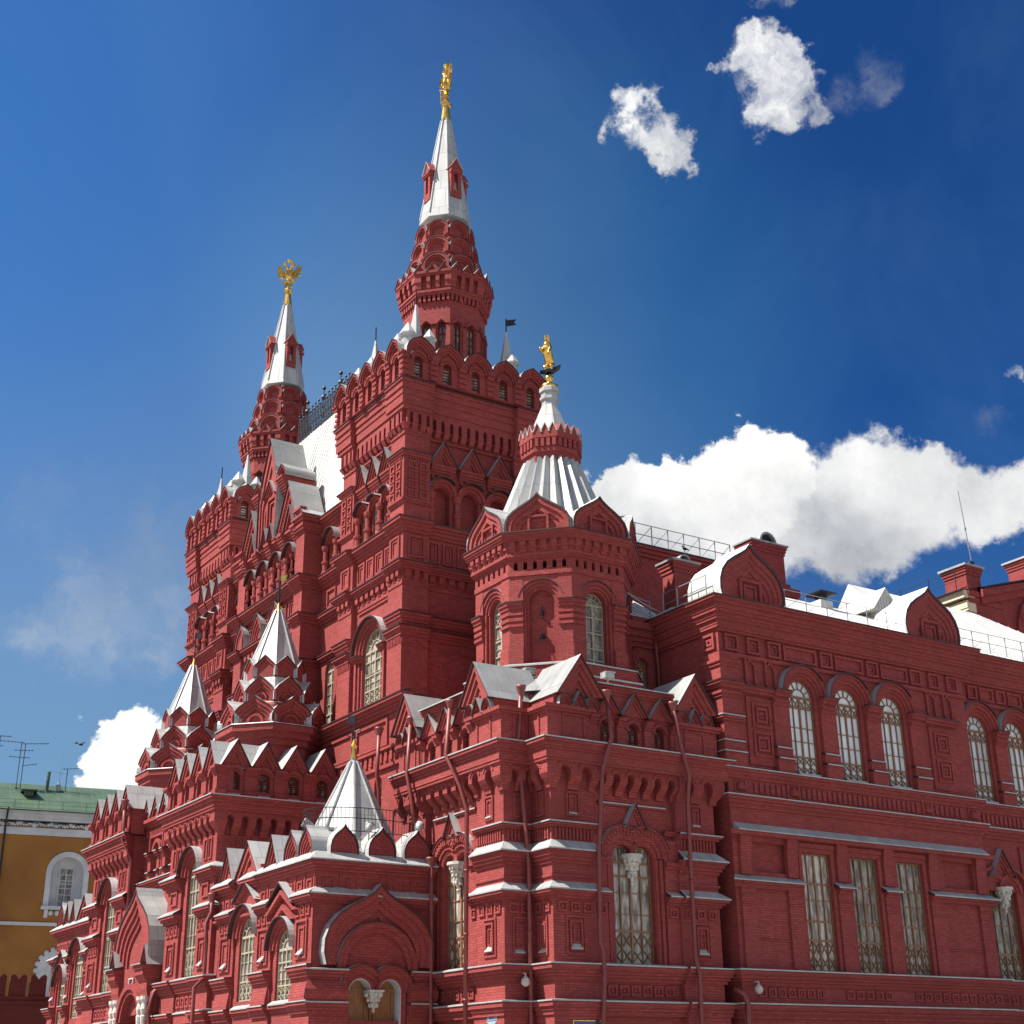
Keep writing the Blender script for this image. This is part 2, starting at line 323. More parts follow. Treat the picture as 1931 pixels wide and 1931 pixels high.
def corbel(b, f, u0, u1, k, v0, v1, n, e0=0, e1=0, m=0):
    """oversailing band on small arches with tapering corbels"""
    p = (u1-u0)/k; r = p*.24; vs_ = v0+(v1-v0)*.66
    if e0: box(b, f, u0, u0+.001, vs_, v1, -.05, n, m, e0, 0)
    if e1: box(b, f, u1-.001, u1, vs_, v1, -.05, n, m, 0, e1)
    for i in range(k):
        c = u0+p*(i+.5); spand(b, f, c-p/2, c+p/2, vs_, v1, c, r, -.05, n, m, 8)
        arch(b, f, c, vs_+.02, r*1.35, r*1.75, n-.01, n+.035, m, .25, PI-.25, 8)
    for i in range(k+1):
        a = max(u0, u0+p*i-p/2+r); c = min(u1, u0+p*i+p/2-r)
        ea = e0 if i == 0 else 0; ec = e1 if i == k else 0
        prof(b, f, a, c, [(-.05, v0), (n*.25, v0), (n*.35, v0+(vs_-v0)*.3), (n*.75, v0+(vs_-v0)*.55), (n, v0+(vs_-v0)*.8), (n, vs_), (-.05, vs_)], m, ea, ec)
def vouss(b, f, cu, cv, ri, ro, n0, n1, k, a0=0, a1=PI, m=0):
    for i in range(k):
        a = a0+(a1-a0)*(i+.25)/k; c = a0+(a1-a0)*(i+.75)/k
        band(b, f, arcp(cu, cv, ri, a, c, 1), arcp(cu, cv, ro, a, c, 1), n0, n1, m)
def chev(b, f, cu, w, v0, h, t, n0, n1, m=0):
    k = t*math.hypot(w/2, h)/(w/2)
    A = [(cu-w/2, v0), (cu, v0+h), (cu+w/2, v0)]
    B = [(cu-w/2+t*math.hypot(w/2, h)/h, v0), (cu, v0+h-k), (cu+w/2-t*math.hypot(w/2, h)/h, v0)]
    band(b, f, A, B, n0, n1, m)
def roofv(b, f, cu, w, v0, h, n0, n1, t=0.06, m=0):
    mband(b, f, [(cu-w/2-.06, v0-.05), (cu, v0+h+t), (cu+w/2+.06, v0-.05)], [(cu-w/2, v0-.05), (cu, v0+h), (cu+w/2, v0-.05)], n0, n1)
def tri_gable(b, mb, f, cu, w, v0, h, n, back=1.0, lv=3, st=0.07, metal=True):
    poly(b, f, [(cu-w/2, v0), (cu+w/2, v0), (cu, v0+h)], -.1 if back < .3 else -back, n-st*lv)
    t = min(w, 2*h)*.09
    for i in range(lv):
        ww = w*(1-.2*i); hh = h*(1-.2*i); chev(b, f, cu, ww, v0, hh, t*.9, n-st*lv-.01, n-st*i)
    if metal: roofv(mb, f, cu, w, v0, h, -back, n+.07)
KEEL = [(1, 0), (1.05, .15), (1.04, .32), (.95, .5), (.78, .65), (.54, .77), (.32, .86), (.15, .94), (0, 1.06)]
ROUND = [(math.cos(PI/2*i/9), math.sin(PI/2*i/9)) for i in range(10)]
OGSM = [(1, 0), (1.0, .2), (.95, .42), (.82, .62), (.6, .78), (.35, .89), (.15, .96), (0, 1.03)]
def outline(sh, cu, w, v0, h, s=1.0):
    r = [(cu+x*w/2*s, v0+y*h*s) for x, y in sh]; l = [(2*cu-u, v) for u, v in r[:-1]]
    return r + l[::-1]
def kok(b, mb, f, cu, w, v0, h, n, lv=3, st=0.06, back=0.6, sh=KEEL, metal=True, hole=True, shr=.16, t=.045):
    A = outline(sh, cu, w, v0, h)
    for i in range(lv):
        B = outline(sh, cu, w, v0, h, 1-shr*(i+1)); band(b, f, A, B, -back if i == 0 else n-st*lv-.05, n-st*i); A = B
    poly(b, f, A, n-st*lv-.12, n-st*lv)
    if metal:
        s = 1+2*t/w; O = outline(sh, cu, w, v0, h, s); I = outline(sh, cu, w, v0, h, 1.002); mband(mb, f, O, I, -back, n+.05)
def lathe(b, cx, cy, pr, seg=8, rot=None, m=0, closed=True):
    rot = PI/seg if rot is None else rot; k = len(pr); vs = []
    for r, z in pr: vs += [(cx+r*math.cos(rot+2*PI*i/seg), cy+r*math.sin(rot+2*PI*i/seg), z) for i in range(seg)]
    fs = [(j*seg+i, j*seg+(i+1) % seg, (j+1)*seg+(i+1) % seg, (j+1)*seg+i) for j in range(k-1) for i in range(seg)]
    if closed: fs += [tuple(range(seg-1, -1, -1)), tuple(range((k-1)*seg, k*seg))]
    b.add(vs, fs, m)
def tube(b, pts, r, seg=8, m=0):
    pts = [Vector(p) for p in pts]; vs = []; k = len(pts)
    for i, p in enumerate(pts):
        d = (pts[min(i+1, k-1)]-pts[max(i-1, 0)]).normalized(); a = d.cross(Vector((.31, .27, .91)) if abs(d.z) < .95 else Vector((1, .2, 0))).normalized(); c = d.cross(a)
        rr = r[i] if isinstance(r, (list, tuple)) else r
        vs += [p+a*rr*math.cos(2*PI*j/seg)+c*rr*math.sin(2*PI*j/seg) for j in range(seg)]
    fs = [(i*seg+j, i*seg+(j+1) % seg, (i+1)*seg+(j+1) % seg, (i+1)*seg+j) for i in range(k-1) for j in range(seg)]+[tuple(range(seg-1, -1, -1)), tuple(range((k-1)*seg, k*seg))]
    b.add(vs, fs, m)
def ball(b, c, r, sx=1, sy=1, sz=1, seg=10, m=0):
    pr = [(r*math.sin(PI*i/6)*1.0+1e-4, r*-math.cos(PI*i/6)) for i in range(7)]; k0 = len(b.v)
    lathe(b, 0, 0, pr, seg, 0, m)
    for i in range(k0, len(b.v)): x, y, z = b.v[i]; b.v[i] = (c[0]+x*sx, c[1]+y*sy, c[2]+z*sz)
def colm(b, f, u, n, v0, v1, r, seg=10):
    x, y, _ = f.P(u, 0, n); h = v1-v0
    lathe(b, x, y, [(r*1.5, v0), (r*1.5, v0+.06*h), (r*1.05, v0+.1*h), (r*1.05, v0+.36*h), (r*1.5, v0+.38*h), (r*1.5, v0+.44*h), (r*.9, v0+.47*h), (r*.9, v0+.82*h), (r*1.2, v0+.84*h), (r*1.5, v0+.9*h), (r*1.6, v0+h)], seg, 0)
def pendant(par, f, u, n, z0, z1, r, sq=False):
    """carved white stone pendant hanging from the joint of two arches"""
    b = MB(); x, y, _ = f.P(u, 0, n); h = z1-z0; seg = 4 if sq else 12; rot = (PI/4 if sq else 0)+math.atan2(f.u[1], f.u[0])
    lathe(b, x, y, [(r*q, z0+h*t) for q, t in ((.03, 0), (.14, .08), (.18, .12), (.1, .16), (.24, .3), (.4, .4), (.44, .45), (.34, .48), (.5, .6), (.68, .68), (.7, .73), (.58, .75), (.78, .84), (.84, .85), (.84, .9), (1.0, .91), (1.0, 1.0))], seg, rot)
    for t, q, k in ((.34, .38, 6), (.58, .56, 8), (.8, .78, 10)):
        for i in range(k): a = 2*PI*i/k+rot; ball(b, (x+r*q*.92*math.cos(a), y+r*q*.92*math.sin(a), z0+h*t), r*.13, 1, 1, 1.5, 6)
    return part(b, 'pendant_capital', STONE, par)
def rope(b, p, q, sag=0, r=.02, seg=6, m=0):
    p = Vector(p); q = Vector(q); tube(b, [p.lerp(q, i/6)-Vector((0, 0, sag*4*(i/6)*(1-i/6))) for i in range(7)], r, seg, m)

def tag(o, label=None, cat=None, group=None, kind=None):
    if label: o['label'] = label
    if cat: o['category'] = cat
    if group: o['group'] = group
    if kind: o['kind'] = kind
    return o
def empty(name, loc=(0, 0, 0)):
    o = bpy.data.objects.new(name, None); COL.objects.link(o); o.location = loc; return o
def window(par, f, cu, w, v0, v1, n, arched=True, style='pale', glass=None, bars=3, label=None, split=None, lat=0.0, toplat=0.0):
    """one window: glass and its wooden bars in one mesh, standing at depth n"""
    b = MB(); fr = {'pale': PALE, 'wood': WOOD, 'dark': BRK2}[style]; gl = glass or GLD
    vs_ = v1-w/2 if arched else v1
    if arched: poly(b, f, [(cu-w/2, v0), (cu+w/2, v0)]+arcp(cu, vs_, w/2, 0, PI, 14), n-.05, n, 1)
    else: poly(b, f, [(cu-w/2, v0), (cu+w/2, v0), (cu+w/2, v1), (cu-w/2, v1)], n-.05, n, 1)
    t = .06
    box(b, f, cu-w/2, cu-w/2+t, v0, vs_, n, n+.07); box(b, f, cu+w/2-t, cu+w/2, v0, vs_, n, n+.07); box(b, f, cu-w/2, cu+w/2, v0, v0+t, n, n+.068)
    for i in range(1, bars+1):
        u = cu-w/2+w*i/(bars+1); tt = .04 if (i*2 == bars+1) else .02
        box(b, f, u-tt, u+tt, v0, vs_ if arched else v1, n, n+.06)
    h = vs_-v0
    hs = split or [.25, .78]
    for q in hs: box(b, f, cu-w/2, cu+w/2, v0+h*q-.03, v0+h*q+.03, n, n+.065)
    for q in (.42, .6): box(b, f, cu-w/2, cu+w/2, v0+h*q-.012, v0+h*q+.012, n, n+.045)
    if arched:
        box(b, f, cu-w/2, cu+w/2, vs_-.05, vs_+.05, n, n+.066); arch(b, f, cu, vs_, w/2-t, w/2, n, n+.064, 0, 0, PI, 14); arch(b, f, cu, vs_, w*.25-.02, w*.25+.02, n, n+.05, 0, 0, PI, 10)
        for i in range(1, 6):
            a = PI*i/6; c, q = math.cos(a), math.sin(a); p0 = (cu+c*w*.25, vs_+q*w*.25); p1 = (cu+c*w*.48, vs_+q*w*.48)
            band(b, f, [(p0[0]-q*.015, p0[1]+c*.015), (p1[0]-q*.015, p1[1]+c*.015)], [(p0[0]+q*.015, p0[1]-c*.015), (p1[0]+q*.015, p1[1]-c*.015)], n, n+.048)
    else: box(b, f, cu-w/2, cu+w/2, v1-t, v1, n, n+.068)
    def lattice(va, vb, k):
        p = w/k
        for i in range(k):
            for s0, s1 in ((0, 1), (1, 0)):
                ua, ub = cu-w/2+p*(i+s0), cu-w/2+p*(i+s1)
                band(b, f, [(ua-.012, va), (ub-.012, vb)], [(ua+.012, va), (ub+.012, vb)], n, n+.05+.004*s0)
    if lat: 
        mid = v0+h*lat/2; lattice(v0+t, mid, bars+1); lattice(mid, v0+h*lat, bars+1)
    if toplat: lattice(vs_-.07-h*toplat, vs_-.05, bars+1)
    o = b.build('window', [fr, gl], par)
    if label: o['label'] = label
    return o
def drainpipe(par, pts, r=.085, funnel=True):
    b = MB(); tube(b, pts, r)
    if funnel:
        x, y, z = pts[0]; lathe(b, x, y, [(r, z-.45), (r*1.2, z-.3), (r*2.2, z-.05), (r*2.4, z), (r*2.4, z+.06)], 10)
    for i in range(len(pts)-1):
        p, q = Vector(pts[i]), Vector(pts[i+1]); k = max(1, int((p-q).length/2.2))
        for j in range(1, k): 
            c = p.lerp(q, j/k); dd = (q-p).normalized(); tube(b, [c-dd*.04, c+dd*.04], r*1.25)
    return b.build('drainpipe', PIPE, par, True)
# ================================================================== the ground
b = MB(); f0 = Fr((0, 0), (1, 0), (0, 1))
b.add([(-900, -900, 0), (1500, -900, 0), (1500, 1500, 0), (-900, 1500, 0)], [(0, 1, 2, 3)]); g = b.build('square_paving', PAVE); g['kind'] = 'structure'
b = MB()
b.add([(14, 30, .004), (90, 30, .004), (90, 36, .004), (14, 36, .004)], [(0, 1, 2, 3)]); b.add([(14, 36, .004), (20, 36, .004), (20, 95, .004), (14, 95, .004)], [(0, 1, 2, 3)])

# ================================================================== the museum
MUS = empty('museum_building', (28, 44, 0))
tag(MUS, 'large ornate red brick museum with white spires, tents and gilded finials', 'museum')
MINV = Matrix.Translation((-28, -44, 0))
def part(b, name, mats, par=None, label=None, smooth=False):
    o = b.build(name, mats, par or MUS, smooth)
    if par is None: o.matrix_parent_inverse = MINV
    if label: o['label'] = label
    if getattr(b, 'core', False): CORE[o.name] = b
    return o

CORE = {}
def fill(o, b, metal=None):
    """gives a part its walls (the solid core it was made with included)"""
    c = CORE.get(o.name)
    if c: b.add(c.v, c.f)
    t = b.build('tmp', [BR, metal or MET, EDGE]); old = o.data; o.data = t.data; bpy.data.objects.remove(t); o.data.name = o.name
def apart(name, par, fn, metal=None):
    b, m = pair(); fn(b, m); return part(b, name, [BR, metal or MET, EDGE], par)
# ------------------------------------------------------------------ corner pavilion
def pil(b, m, f, u0, u1, e0=0, e1=0, pan=True):
    w = u1-u0; c = (u0+u1)/2
    box(b, f, u0, u1, 0, 13.4, -.4, 0, 0, e0, e1)
    box(b, f, u0, u1, 0, 3.95, -.05, .12, 0, e0, e1)
    courses(b, f, u0, u1, 3.95, [(.14, .16), (.14, .2), (.17, .27)], e0, e1); cap(m, f, u0, u1, 4.41, .27, .03, e0, e1)
    courses(b, f, u0, u1, 5.1, [(.12, .08), (.12, .15), (.13, .22), (.16, .3)], e0, e1); cap(m, f, u0, u1, 5.64, .3, .03, e0, e1)
    if w > 1.5:
        frame(b, f, c-.42, c+.42, 5.95, 7.3, .07, .05); frame(b, f, c-.28, c+.28, 6.1, 7.15, .08, .09); frame(b, f, c-.12, c+.12, 6.35, 6.95, .05, .05)
        prof(m, f, c-.24, c+.24, [(-.01, 6.14), (.12, 6.14), (.12, 6.17), (-.01, 6.36)])
        squares(b, f, u0+.12, u1-.12, 3, 7.42, 7.78)
        frame(b, f, c-.3, c+.3, 10.82, 11.72, .07, .07); frame(b, f, c-.16, c+.16, 10.98, 11.58, .06, .05); prof(m, f, c-.18, c+.18, [(-.01, 10.9), (.1, 10.9), (.1, 10.93), (-.01, 11.02)])
        teeth(b, f, u0+.08, u1-.08, 11, 9.98, 10.38, -.02, .07)
    else:
        frame(b, f, c-.3, c+.3, 5.95, 7.3, .07, .06); frame(b, f, c-.16, c+.16, 6.2, 7.05, .06, .05); squares(b, f, u0+.1, u1-.1, 2, 7.42, 7.78); frame(b, f, c-.22, c+.22, 10.82, 11.72, .07, .07)
        prof(m, f, c-.2, c+.2, [(-.01, 6.04), (.1, 6.04), (.1, 6.07), (-.01, 6.2)])
        teeth(b, f, u0+.08, u1-.08, 7, 9.98, 10.38, -.02, .07)
    courses(b, f, u0, u1, 7.88, [(.09, .07), (.09, .16), (.12, .26)], e0, e1); cap(m, f, u0, u1, 8.18, .26, .26, e0, e1)
    courses(b, f, u0, u1, 8.62, [(.1, .05)], e0, e1); courses(b, f, u0, u1, 9.1, [(.13, .06), (.13, .13), (.12, .2), (.1, .26)], e0, e1); cap(m, f, u0, u1, 9.58, .27, .32, e0, e1)
    courses(b, f, u0, u1, 10.4, [(.08, .1), (.09, .17)], e0, e1); cap(m, f, u0, u1, 10.57, .17, .02, e0, e1)
    corbel(b, f, u0, u1, 2, 11.78, 12.72, .36, e0, e1)
    corn(b, m, f, u0, u1, e0, e1)
    box(b, f, u0, u1, 13.5, 14.7, -.2, .22, 0, e0, e1); frame(b, f.off(.22), c-w*.27, c+w*.27, 13.65, 14.6, .08, .05)
    courses(b, f, u0, u1, 14.62, [(.1, .3), (.14, .38)], e0, e1)
def corn(b, m, f, u0, u1, e0, e1):
    courses(b, f, u0, u1, 12.72, [(.12, .38), (.3, .41), (.1, .46), (.14, .52), (.13, .6)], e0, e1); cap(m, f, u0, u1, 13.52, .6, .04, e0, e1)
def pavface(b, m, f, a, e_end, mb2):
    c = a+3.86
    p1, p2 = a+1.9, a+5.82
    pil(b, m, f, p2, a+7.72, 0, e_end)
    fb = f.off(-.25)
    # bay wall with the double window
    wallop(b, fb, p1-.1, p2+.1, 0, 9.55, [(c, 1.9, 5.72, 9.55, False)], -.6, 0)
    wallop(b, fb, p1-.1, p2+.1, 9.55, 13.4, [(c-.475, .93, 9.0, 10.02, True), (c+.475, .93, 9.0, 10.02, True)], -.6, 0)
    box(b, fb, c-.955, c-.94, 9.54, 10.1, -.6, -.01)
    courses(b, f, p1, p2, 3.95, [(.14, .0), (.14, .06), (.17, .14)]); cap(m, f, p1, p2, 4.41, .14, .03)
    courses(b, f, p1, p2, 5.1, [(.12, -.1), (.12, 0), (.13, .08), (.16, .18)], nb=-.3); cap(m, f, p1, p2, 5.64, .18, .06)
    squares(b, fb, p1+.5, p2-.3, 6, 4.62, 5.0)
    # stepped jambs and side pilasters of the bay
    for s in (-1, 1):
        for i, (d, n) in enumerate(((1.0, .04), (1.16, .12))):
            box(b, fb, min(c+s*d, c+s*(d+.14)), max(c+s*d, c+s*(d+.14)), 5.7, 9.55, -.05, n)
        u0, u1 = (p1, c-1.36) if s < 0 else (c+1.36, p2)
        box(b, fb, u0, u1, 5.7, 10.3, -.05, .16)
        courses(b, fb, u0, u1, 7.88, [(.09, .2), (.09, .28), (.12, .36)]); cap(m, fb, u0, u1, 8.18, .36, .24)
        courses(b, fb, u0, u1, 9.2, [(.13, .2), (.12, .27)]); squares(b, fb.off(.16), u0+.05, u1-.05, 1, 7.42, 7.78)
        for k, (ri, ro, n) in enumerate(((.5, .64, .02), (.64, .8, .1), (.8, 1.06, .16), (1.06, 1.14, .22))):
            cc = c+s*.475
            arch(b, fb, cc, 9.58, ri, ro, -.05, n+.003*s, 0, (.9 if s < 0 and k > 0 else 0), (PI-.9 if s > 0 and k > 0 else PI))
        vouss(b, fb, c+s*.475, 9.58, .83, 1.03, .1, .19, 12, (.98 if s < 0 else .05), (PI-.98 if s > 0 else PI-.05))
        march(m, fb, c+s*.475, 9.58, 1.142, 1.17, -.02, .26, 0, (1.05 if s < 0 else .3), (PI-1.05 if s > 0 else PI-.3))
    tri_gable(b, m, fb, c, .95, 10.65, .85, .26, .1, 2, .06)
    courses(b, fb, p1, c-1.45, 10.48, [(.08, .1), (.08, .16)]); courses(b, fb, c+1.45, p2, 10.48, [(.08, .1), (.08, .16)])
    box(b, fb, c-1.6, c+1.6, 11.42, 11.5, -.05, .08); cap(m, fb, c-1.6, c+1.6, 11.5, .06, .01)
    pendant(mb2, fb, c, -.12, 8.5, 9.68, .44)
    corbel(b, fb, p1, p2, 6, 11.78, 12.72, .5)
    corn(b, m, f, p1, p2, 0, 0)
    # attic arcade
    fa = f.off(.05); k = 3; pw = (p2-p1)/k
    box(b, fa, p1, p2, 13.5, 15.9, -.4, -.22)
    wallop(b, fa, p1, p2, 13.5, 14.75, [(p1+pw*(i+.5), .5, 13.78, 14.6, True) for i in range(k)], -.22, 0)
    for i in range(k):
        uc = p1+pw*(i+.5); prof(m, fa, uc-.25, uc+.25, [(-.2, 13.55), (.05, 13.55), (.05, 13.6), (-.2, 13.86)])
        window(mb2, fa, uc, .52, 13.78, 14.6, -.2, True, 'dark', GLD, 1)
        arch(b, fa, uc, 14.35, .27, .38, -.05, .1); tri_gable(b, m, fa, uc, pw*.92, 14.86, .85, .22, .1, 2, .06)
    for i in range(k+1):
        uc = p1+pw*i; box(b, fa, uc-.19, uc+.19, 13.5, 14.5, -.05, .14); courses(b, fa, uc-.19, uc+.19, 14.38, [(.1, .18), (.1, .24), (.1, .3)], m=0)
    box(b, fa, p1-.1, p2+.1, 14.75, 15.9, -.25, .03); courses(b, fa, p1, p2, 15.62, [(.1, .08), (.1, .16), (.1, .24)])
    cap(m, fa, p1+.1, p2-.1, 15.92, .32, .06)
    for uc, e in ((a+1.12, 0), (a+6.7, 0)):
        fg = f.off(.2); w = 2.16
        box(b, fg, uc-1.07, uc+.95, 14.8, 15.34, -.5, .05)
        for d in (-.62, .62): kok(b, m, fg, uc+d, .56, 14.86, .42, .22, 2, .06, .1, ROUND)
        tri_gable(b, m, fg, uc, .66, 14.86, .55, .24, .1, 2, .06)
        apart('gable', mb2, lambda q, r: tri_gable(q, r, fg, uc, w, 15.3, 1.52, .36, 2.2, 4, .085), ZINC)
def pavilion():
    b, m = pair()
    pv = part(MB_core([(29.3, 36.3, 44.1, 51.6)], 0, 15.6), 'corner_pavilion', BR)
    A, Bq = FX(28.0), FY(42.8)
    pavface(b, m, A, 44.05, 0, pv); pavface(b, m, Bq, 29.25, 1, pv)
    pil(b, m, A, 44.05, 45.95, 1, 0); pil(b, m, FY(44.05), 28.0, 29.25, 1, -1, False)
    pil(b, m, FX(29.25), 42.8, 44.05, 1, -1, False); pil(b, m, Bq, 29.25, 31.15, 1, 0)
    for x0, x1, y0, y1 in ((28.12, 30, 44.1, 46), (29.3, 31, 42.92, 46)): box(b, f0, x0, x1, 14.6, 15.3, y0, y1)
    # right return of the pavilion
    Rr = Fr((36.97, 0), (0, 1), (1, 0)); box(b, Rr, 42.8, 47, 0, 15, -.3, 0); courses(b, Rr, 42.8, 47, 12.72, [(.4, .41), (.1, .46), (.14, .52), (.13, .6)], 1, 0)
    fill(pv, b, MET)
    r = MB()
    r.add([(28, 45.25, 15.7), (30.45, 42.8, 15.7), (37.3, 42.75, 15.75), (37.3, 51.5, 15.75), (28, 51.5, 15.75), (30.2, 45, 16.55), (36.4, 45, 16.55), (36.4, 51.2, 16.55), (30.2, 51.2, 16.55)],
          [(0, 1, 5), (1, 2, 6, 5), (2, 3, 7, 6), (3, 4, 8, 7), (4, 0, 5, 8), (5, 6, 7, 8)]); part(r, 'metal_roof', ZINC, pv)
    for f, c in ((A, 47.91), (Bq, 33.11)): window(pv, f, c, 1.9, 5.72, 10.0, -.55, False, 'wood', GLD, 3, None, [.28, .74, .86], .27)
    # rain pipes
    def pp(f, pts): return drainpipe(pv, [f.P(*q) for q in pts])
    pp(Bq, [(31.55, 15.55, .55), (31.55, 13.75, .75), (31.1, 12.5, .72), (31.05, 9.6, .4), (31.05, 6.4, .3), (31.12, 6.1, .36), (31.1, 5.3, .42), (31.05, 4.6, .42), (31.05, 3.6, .3), (31.05, 0, .3)])
    pp(Bq, [(34.75, 15.5, .55), (34.85, 13.9, .78), (35.25, 12.7, .72), (35.35, 11.6, .4), (35.35, 6.0, .35), (35.45, 5.4, .42), (35.4, 0, .34)])
    pp(FX(29.25), [(43.75, 15.7, .6), (43.78, 13.9, .7), (43.95, 13.2, .75), (43.78, 12.5, .65), (43.78, 9, .35), (43.78, 0, .35)])
    pp(A, [(47.0, 15.7, .55), (47.0, 13.6, .75), (46.2, 12.3, .6), (46.15, 11.4, .3), (46.15, 0, .4)])
    pp(A, [(50.2, 15.7, .55), (50.1, 13.4, .75), (49.9, 12.2, .6), (49.9, 9.6, .25)])
    pp(A, [(53.2, 15.9, .45), (53.1, 13.9, .55), (53.35, 13.2, .3), (53.4, 10, .2)])
    return pv
def MB_core(rs, z0, z1):
    b = MB(); b.core = True
    for x0, x1, y0, y1 in rs: box(b, f0, x0, x1, z0, z1, y0, y1)
    return b

# ------------------------------------------------------------------ octagonal corner turret
KPT = [(1, 0), (1.02, .15), (1, .32), (.92, .48), (.76, .62), (.53, .75), (.28, .88), (.12, .98), (0, 1.1)]
def turret():
    b, m = pair(); cx, cy = 33.3, 48.1; A = 2.98
    tu = part(MB_core([(31.6, 35, 46.4, 49.8)], 15, 23.4), 'corner_turret', BR)
    K = math.tan(PI/8)
    lathe(b, cx, cy, [(4.15, 15.5), (4.15, 16.75), (3.95, 16.75), (3.95, 17.3), (3.6, 17.45)], 8, PI/8)
    lathe(m, cx, cy, [(4.2, 16.72), (4.2, 16.8), (3.98, 16.84)], 8, PI/8, closed=False); lathe(m, cx, cy, [(4.0, 17.3), (4.0, 17.36), (3.6, 17.5)], 8, PI/8, closed=False)
    for i in range(8):
        ang = 45*i; f = FO(cx, cy, ang, A); h = A*K
        win = ang in (180, 270, 0, 90)
        op = [(0, 1.05, 17.55, 20.7, True)]
        wallop(b, f, -h, h, 17.4, 21.3, op, -.4, 0)
        if not win: box(b, f, -.6, .6, 17.4, 20.8, -.5, -.22)
        # corner pilasters, stepped
        for s in (-1, 1):
            u0, u1 = sorted((s*h, s*(h-.5))); e = (K, 0) if s < 0 else (0, K)
            box(b, f, u0, u1, 17.4, 20.2, -.1, .2, 0, *e)
            courses(b, f, u0, u1, 17.4, [(.75, .26), (.1, .23)], *e)
            courses(b, f, u0, u1, 19.1, [(.12, .25), (.12, .19), (.14, .25), (.12, .19), (.14, .26), (.1, .22), (.16, .28), (.14, .34)], *e); cap(m, f, u0, u1, 20.15, .34, .03, *e)
            box(b, f, u0, u1, 20.15, 21.3, -.1, .22, 0, *e)
            u2 = s*(h-.5); a, c = sorted((u2, u2-s*.12)); box(b, f, a, c, 17.4, 20.2, -.1, .13)
        for ri, ro, n in ((.54, .66, .03), (.66, .8, .1), (.8, .94, .17)): arch(b, f, 0, 20.17, ri, ro, -.05, n)
        march(m, f, 0, 20.17, .95, .985, 0, .24, 0, .25, PI-.25)
        spand(b, f, -h, h, 20.17, 21.3, 0, .95, -.05, .2)
        if win and ang in (180, 270): window(tu, f, 0, 1.08, 17.5, 20.72, -.3, True, 'pale', GLD, 1, None, [.12, .3, .55, .8], .12, .2)
        # frieze of slots, consoles, cornice
        box(b, f, -h, h, 21.3, 21.5, -.1, .27, 0, K, K)
        k = 6; p = 2*h/k
        for j in range(k): wallop(b, f, -h+p*j, -h+p*(j+1), 21.5, 22.0, [(-h+p*(j+.5), p*.42, 21.56, 21.92, True)], -.1, .24)
        for q in (-1, 1): box(b, f, *sorted((q*h, q*(h-.001))), 21.5, 22.0, -.1, .24, 0, K if q < 0 else 0, K if q > 0 else 0)
        courses(b, f, -h, h, 22.0, [(.1, .3), (.12, .36), (.2, .32)], K, K)
        for j in range(6):
            c = -h-.1+(2*h+.2)*(j+.5)/6; prof(b, f, c-.13, c+.13, [(.3, 22.2), (.42, 22.3), (.42, 22.45), (.55, 22.5), (.55, 22.75), (.3, 22.75)])
        courses(b, f, -h, h, 22.42, [(.33, .38), (.1, .52), (.1, .57), (.12, .62)], K, K); cap(m, f, -h, h, 23.09, .62, .04, K, K)
        apart('kokoshnik', tu, lambda q, r: (kok(q, r, f, 0, 2.62, 23.1, 1.5, .55, 3, .09, 1.0, KPT, True, True, .14, .09), frame(q, f.off(.4), -.45, .45, 23.15, 23.9, .09, .05), chev(q, f.off(.4), 0, 1.1, 23.9, .38, .12, -.02, .06)))
    R = []; seg = 48
    for (r, z, amp) in ((2.85, 23.2, .21), (1.22, 27.55, .10)):
        R.append([(cx+(r+(amp if i % 2 else -amp))*math.cos(2*PI*i/seg+PI/8), cy+(r+(amp if i % 2 else -amp))*math.sin(2*PI*i/seg+PI/8), z) for i in range(seg)])
    r = MB(); r.add(R[0]+R[1], [(i, (i+1) % seg, (i+1) % seg+seg, i+seg) for i in range(seg)]); part(r, 'fluted_tent_roof', MET, tu)
    r = MB(); lathe(r, cx, cy, [(1.2, 27.2), (1.27, 27.5), (1.27, 27.75), (1.38, 27.8), (1.38, 28.0), (1.33, 28.0), (1.33, 28.4), (1.45, 28.45), (1.45, 28.75)], 8, PI/8)
    for i in range(8):
        f = FO(cx, cy, 45*i, 1.24); h = 1.27*K; teeth(r, f, -h, h, 4, 28.02, 28.4, -.1, .1, .6)
        for j in range(3):
            c = -h+(j+.5)*2*h/3; poly(r, f, [(c-h/3, 28.75), (c+h/3, 28.75), (c, 29.12)], -.12, .1); roofv(r, f, c, 2*h/3, 28.75, .37, -.3, .14, .045, 1)
    part(r, 'crown_ring', [BR, MET], tu)
    r = MB(); lathe(r, cx, cy, [(1.15, 28.7), (.98, 29.0), (.38, 30.55), (.36, 30.8), (.46, 30.85), (.46, 30.98), (.4, 31.0), (.4, 31.2), (.48, 31.24), (.48, 31.42), (.4, 31.5)], 8, PI/8); part(r, 'tent_cap', MET, tu)
    fill(tu, b, MET)
    # gilded rearing lion on a ball
    r = MB(); lathe(r, cx, cy, [(.4, 31.45), (.42, 31.6), (.14, 31.72), (.14, 31.85), (.24, 31.95), (.2, 32.1), (.1, 32.15), (.1, 32.3)], 12, 0); part(r, 'gilded_ball', GOLD, tu, None, True)
    r = MB(); fw = Fr((cx, cy), (.84, -.54), (-.54, -.84)); poly(r, fw, [(-.2, 32.3), (.2, 32.32), (.5, 32.55), (.56, 32.68), (.38, 32.6), (-.05, 32.46), (-.42, 32.36)], -.16, .16); part(r, 'base_scroll', IRON, tu)
    lion(tu, cx, cy, 32.4)
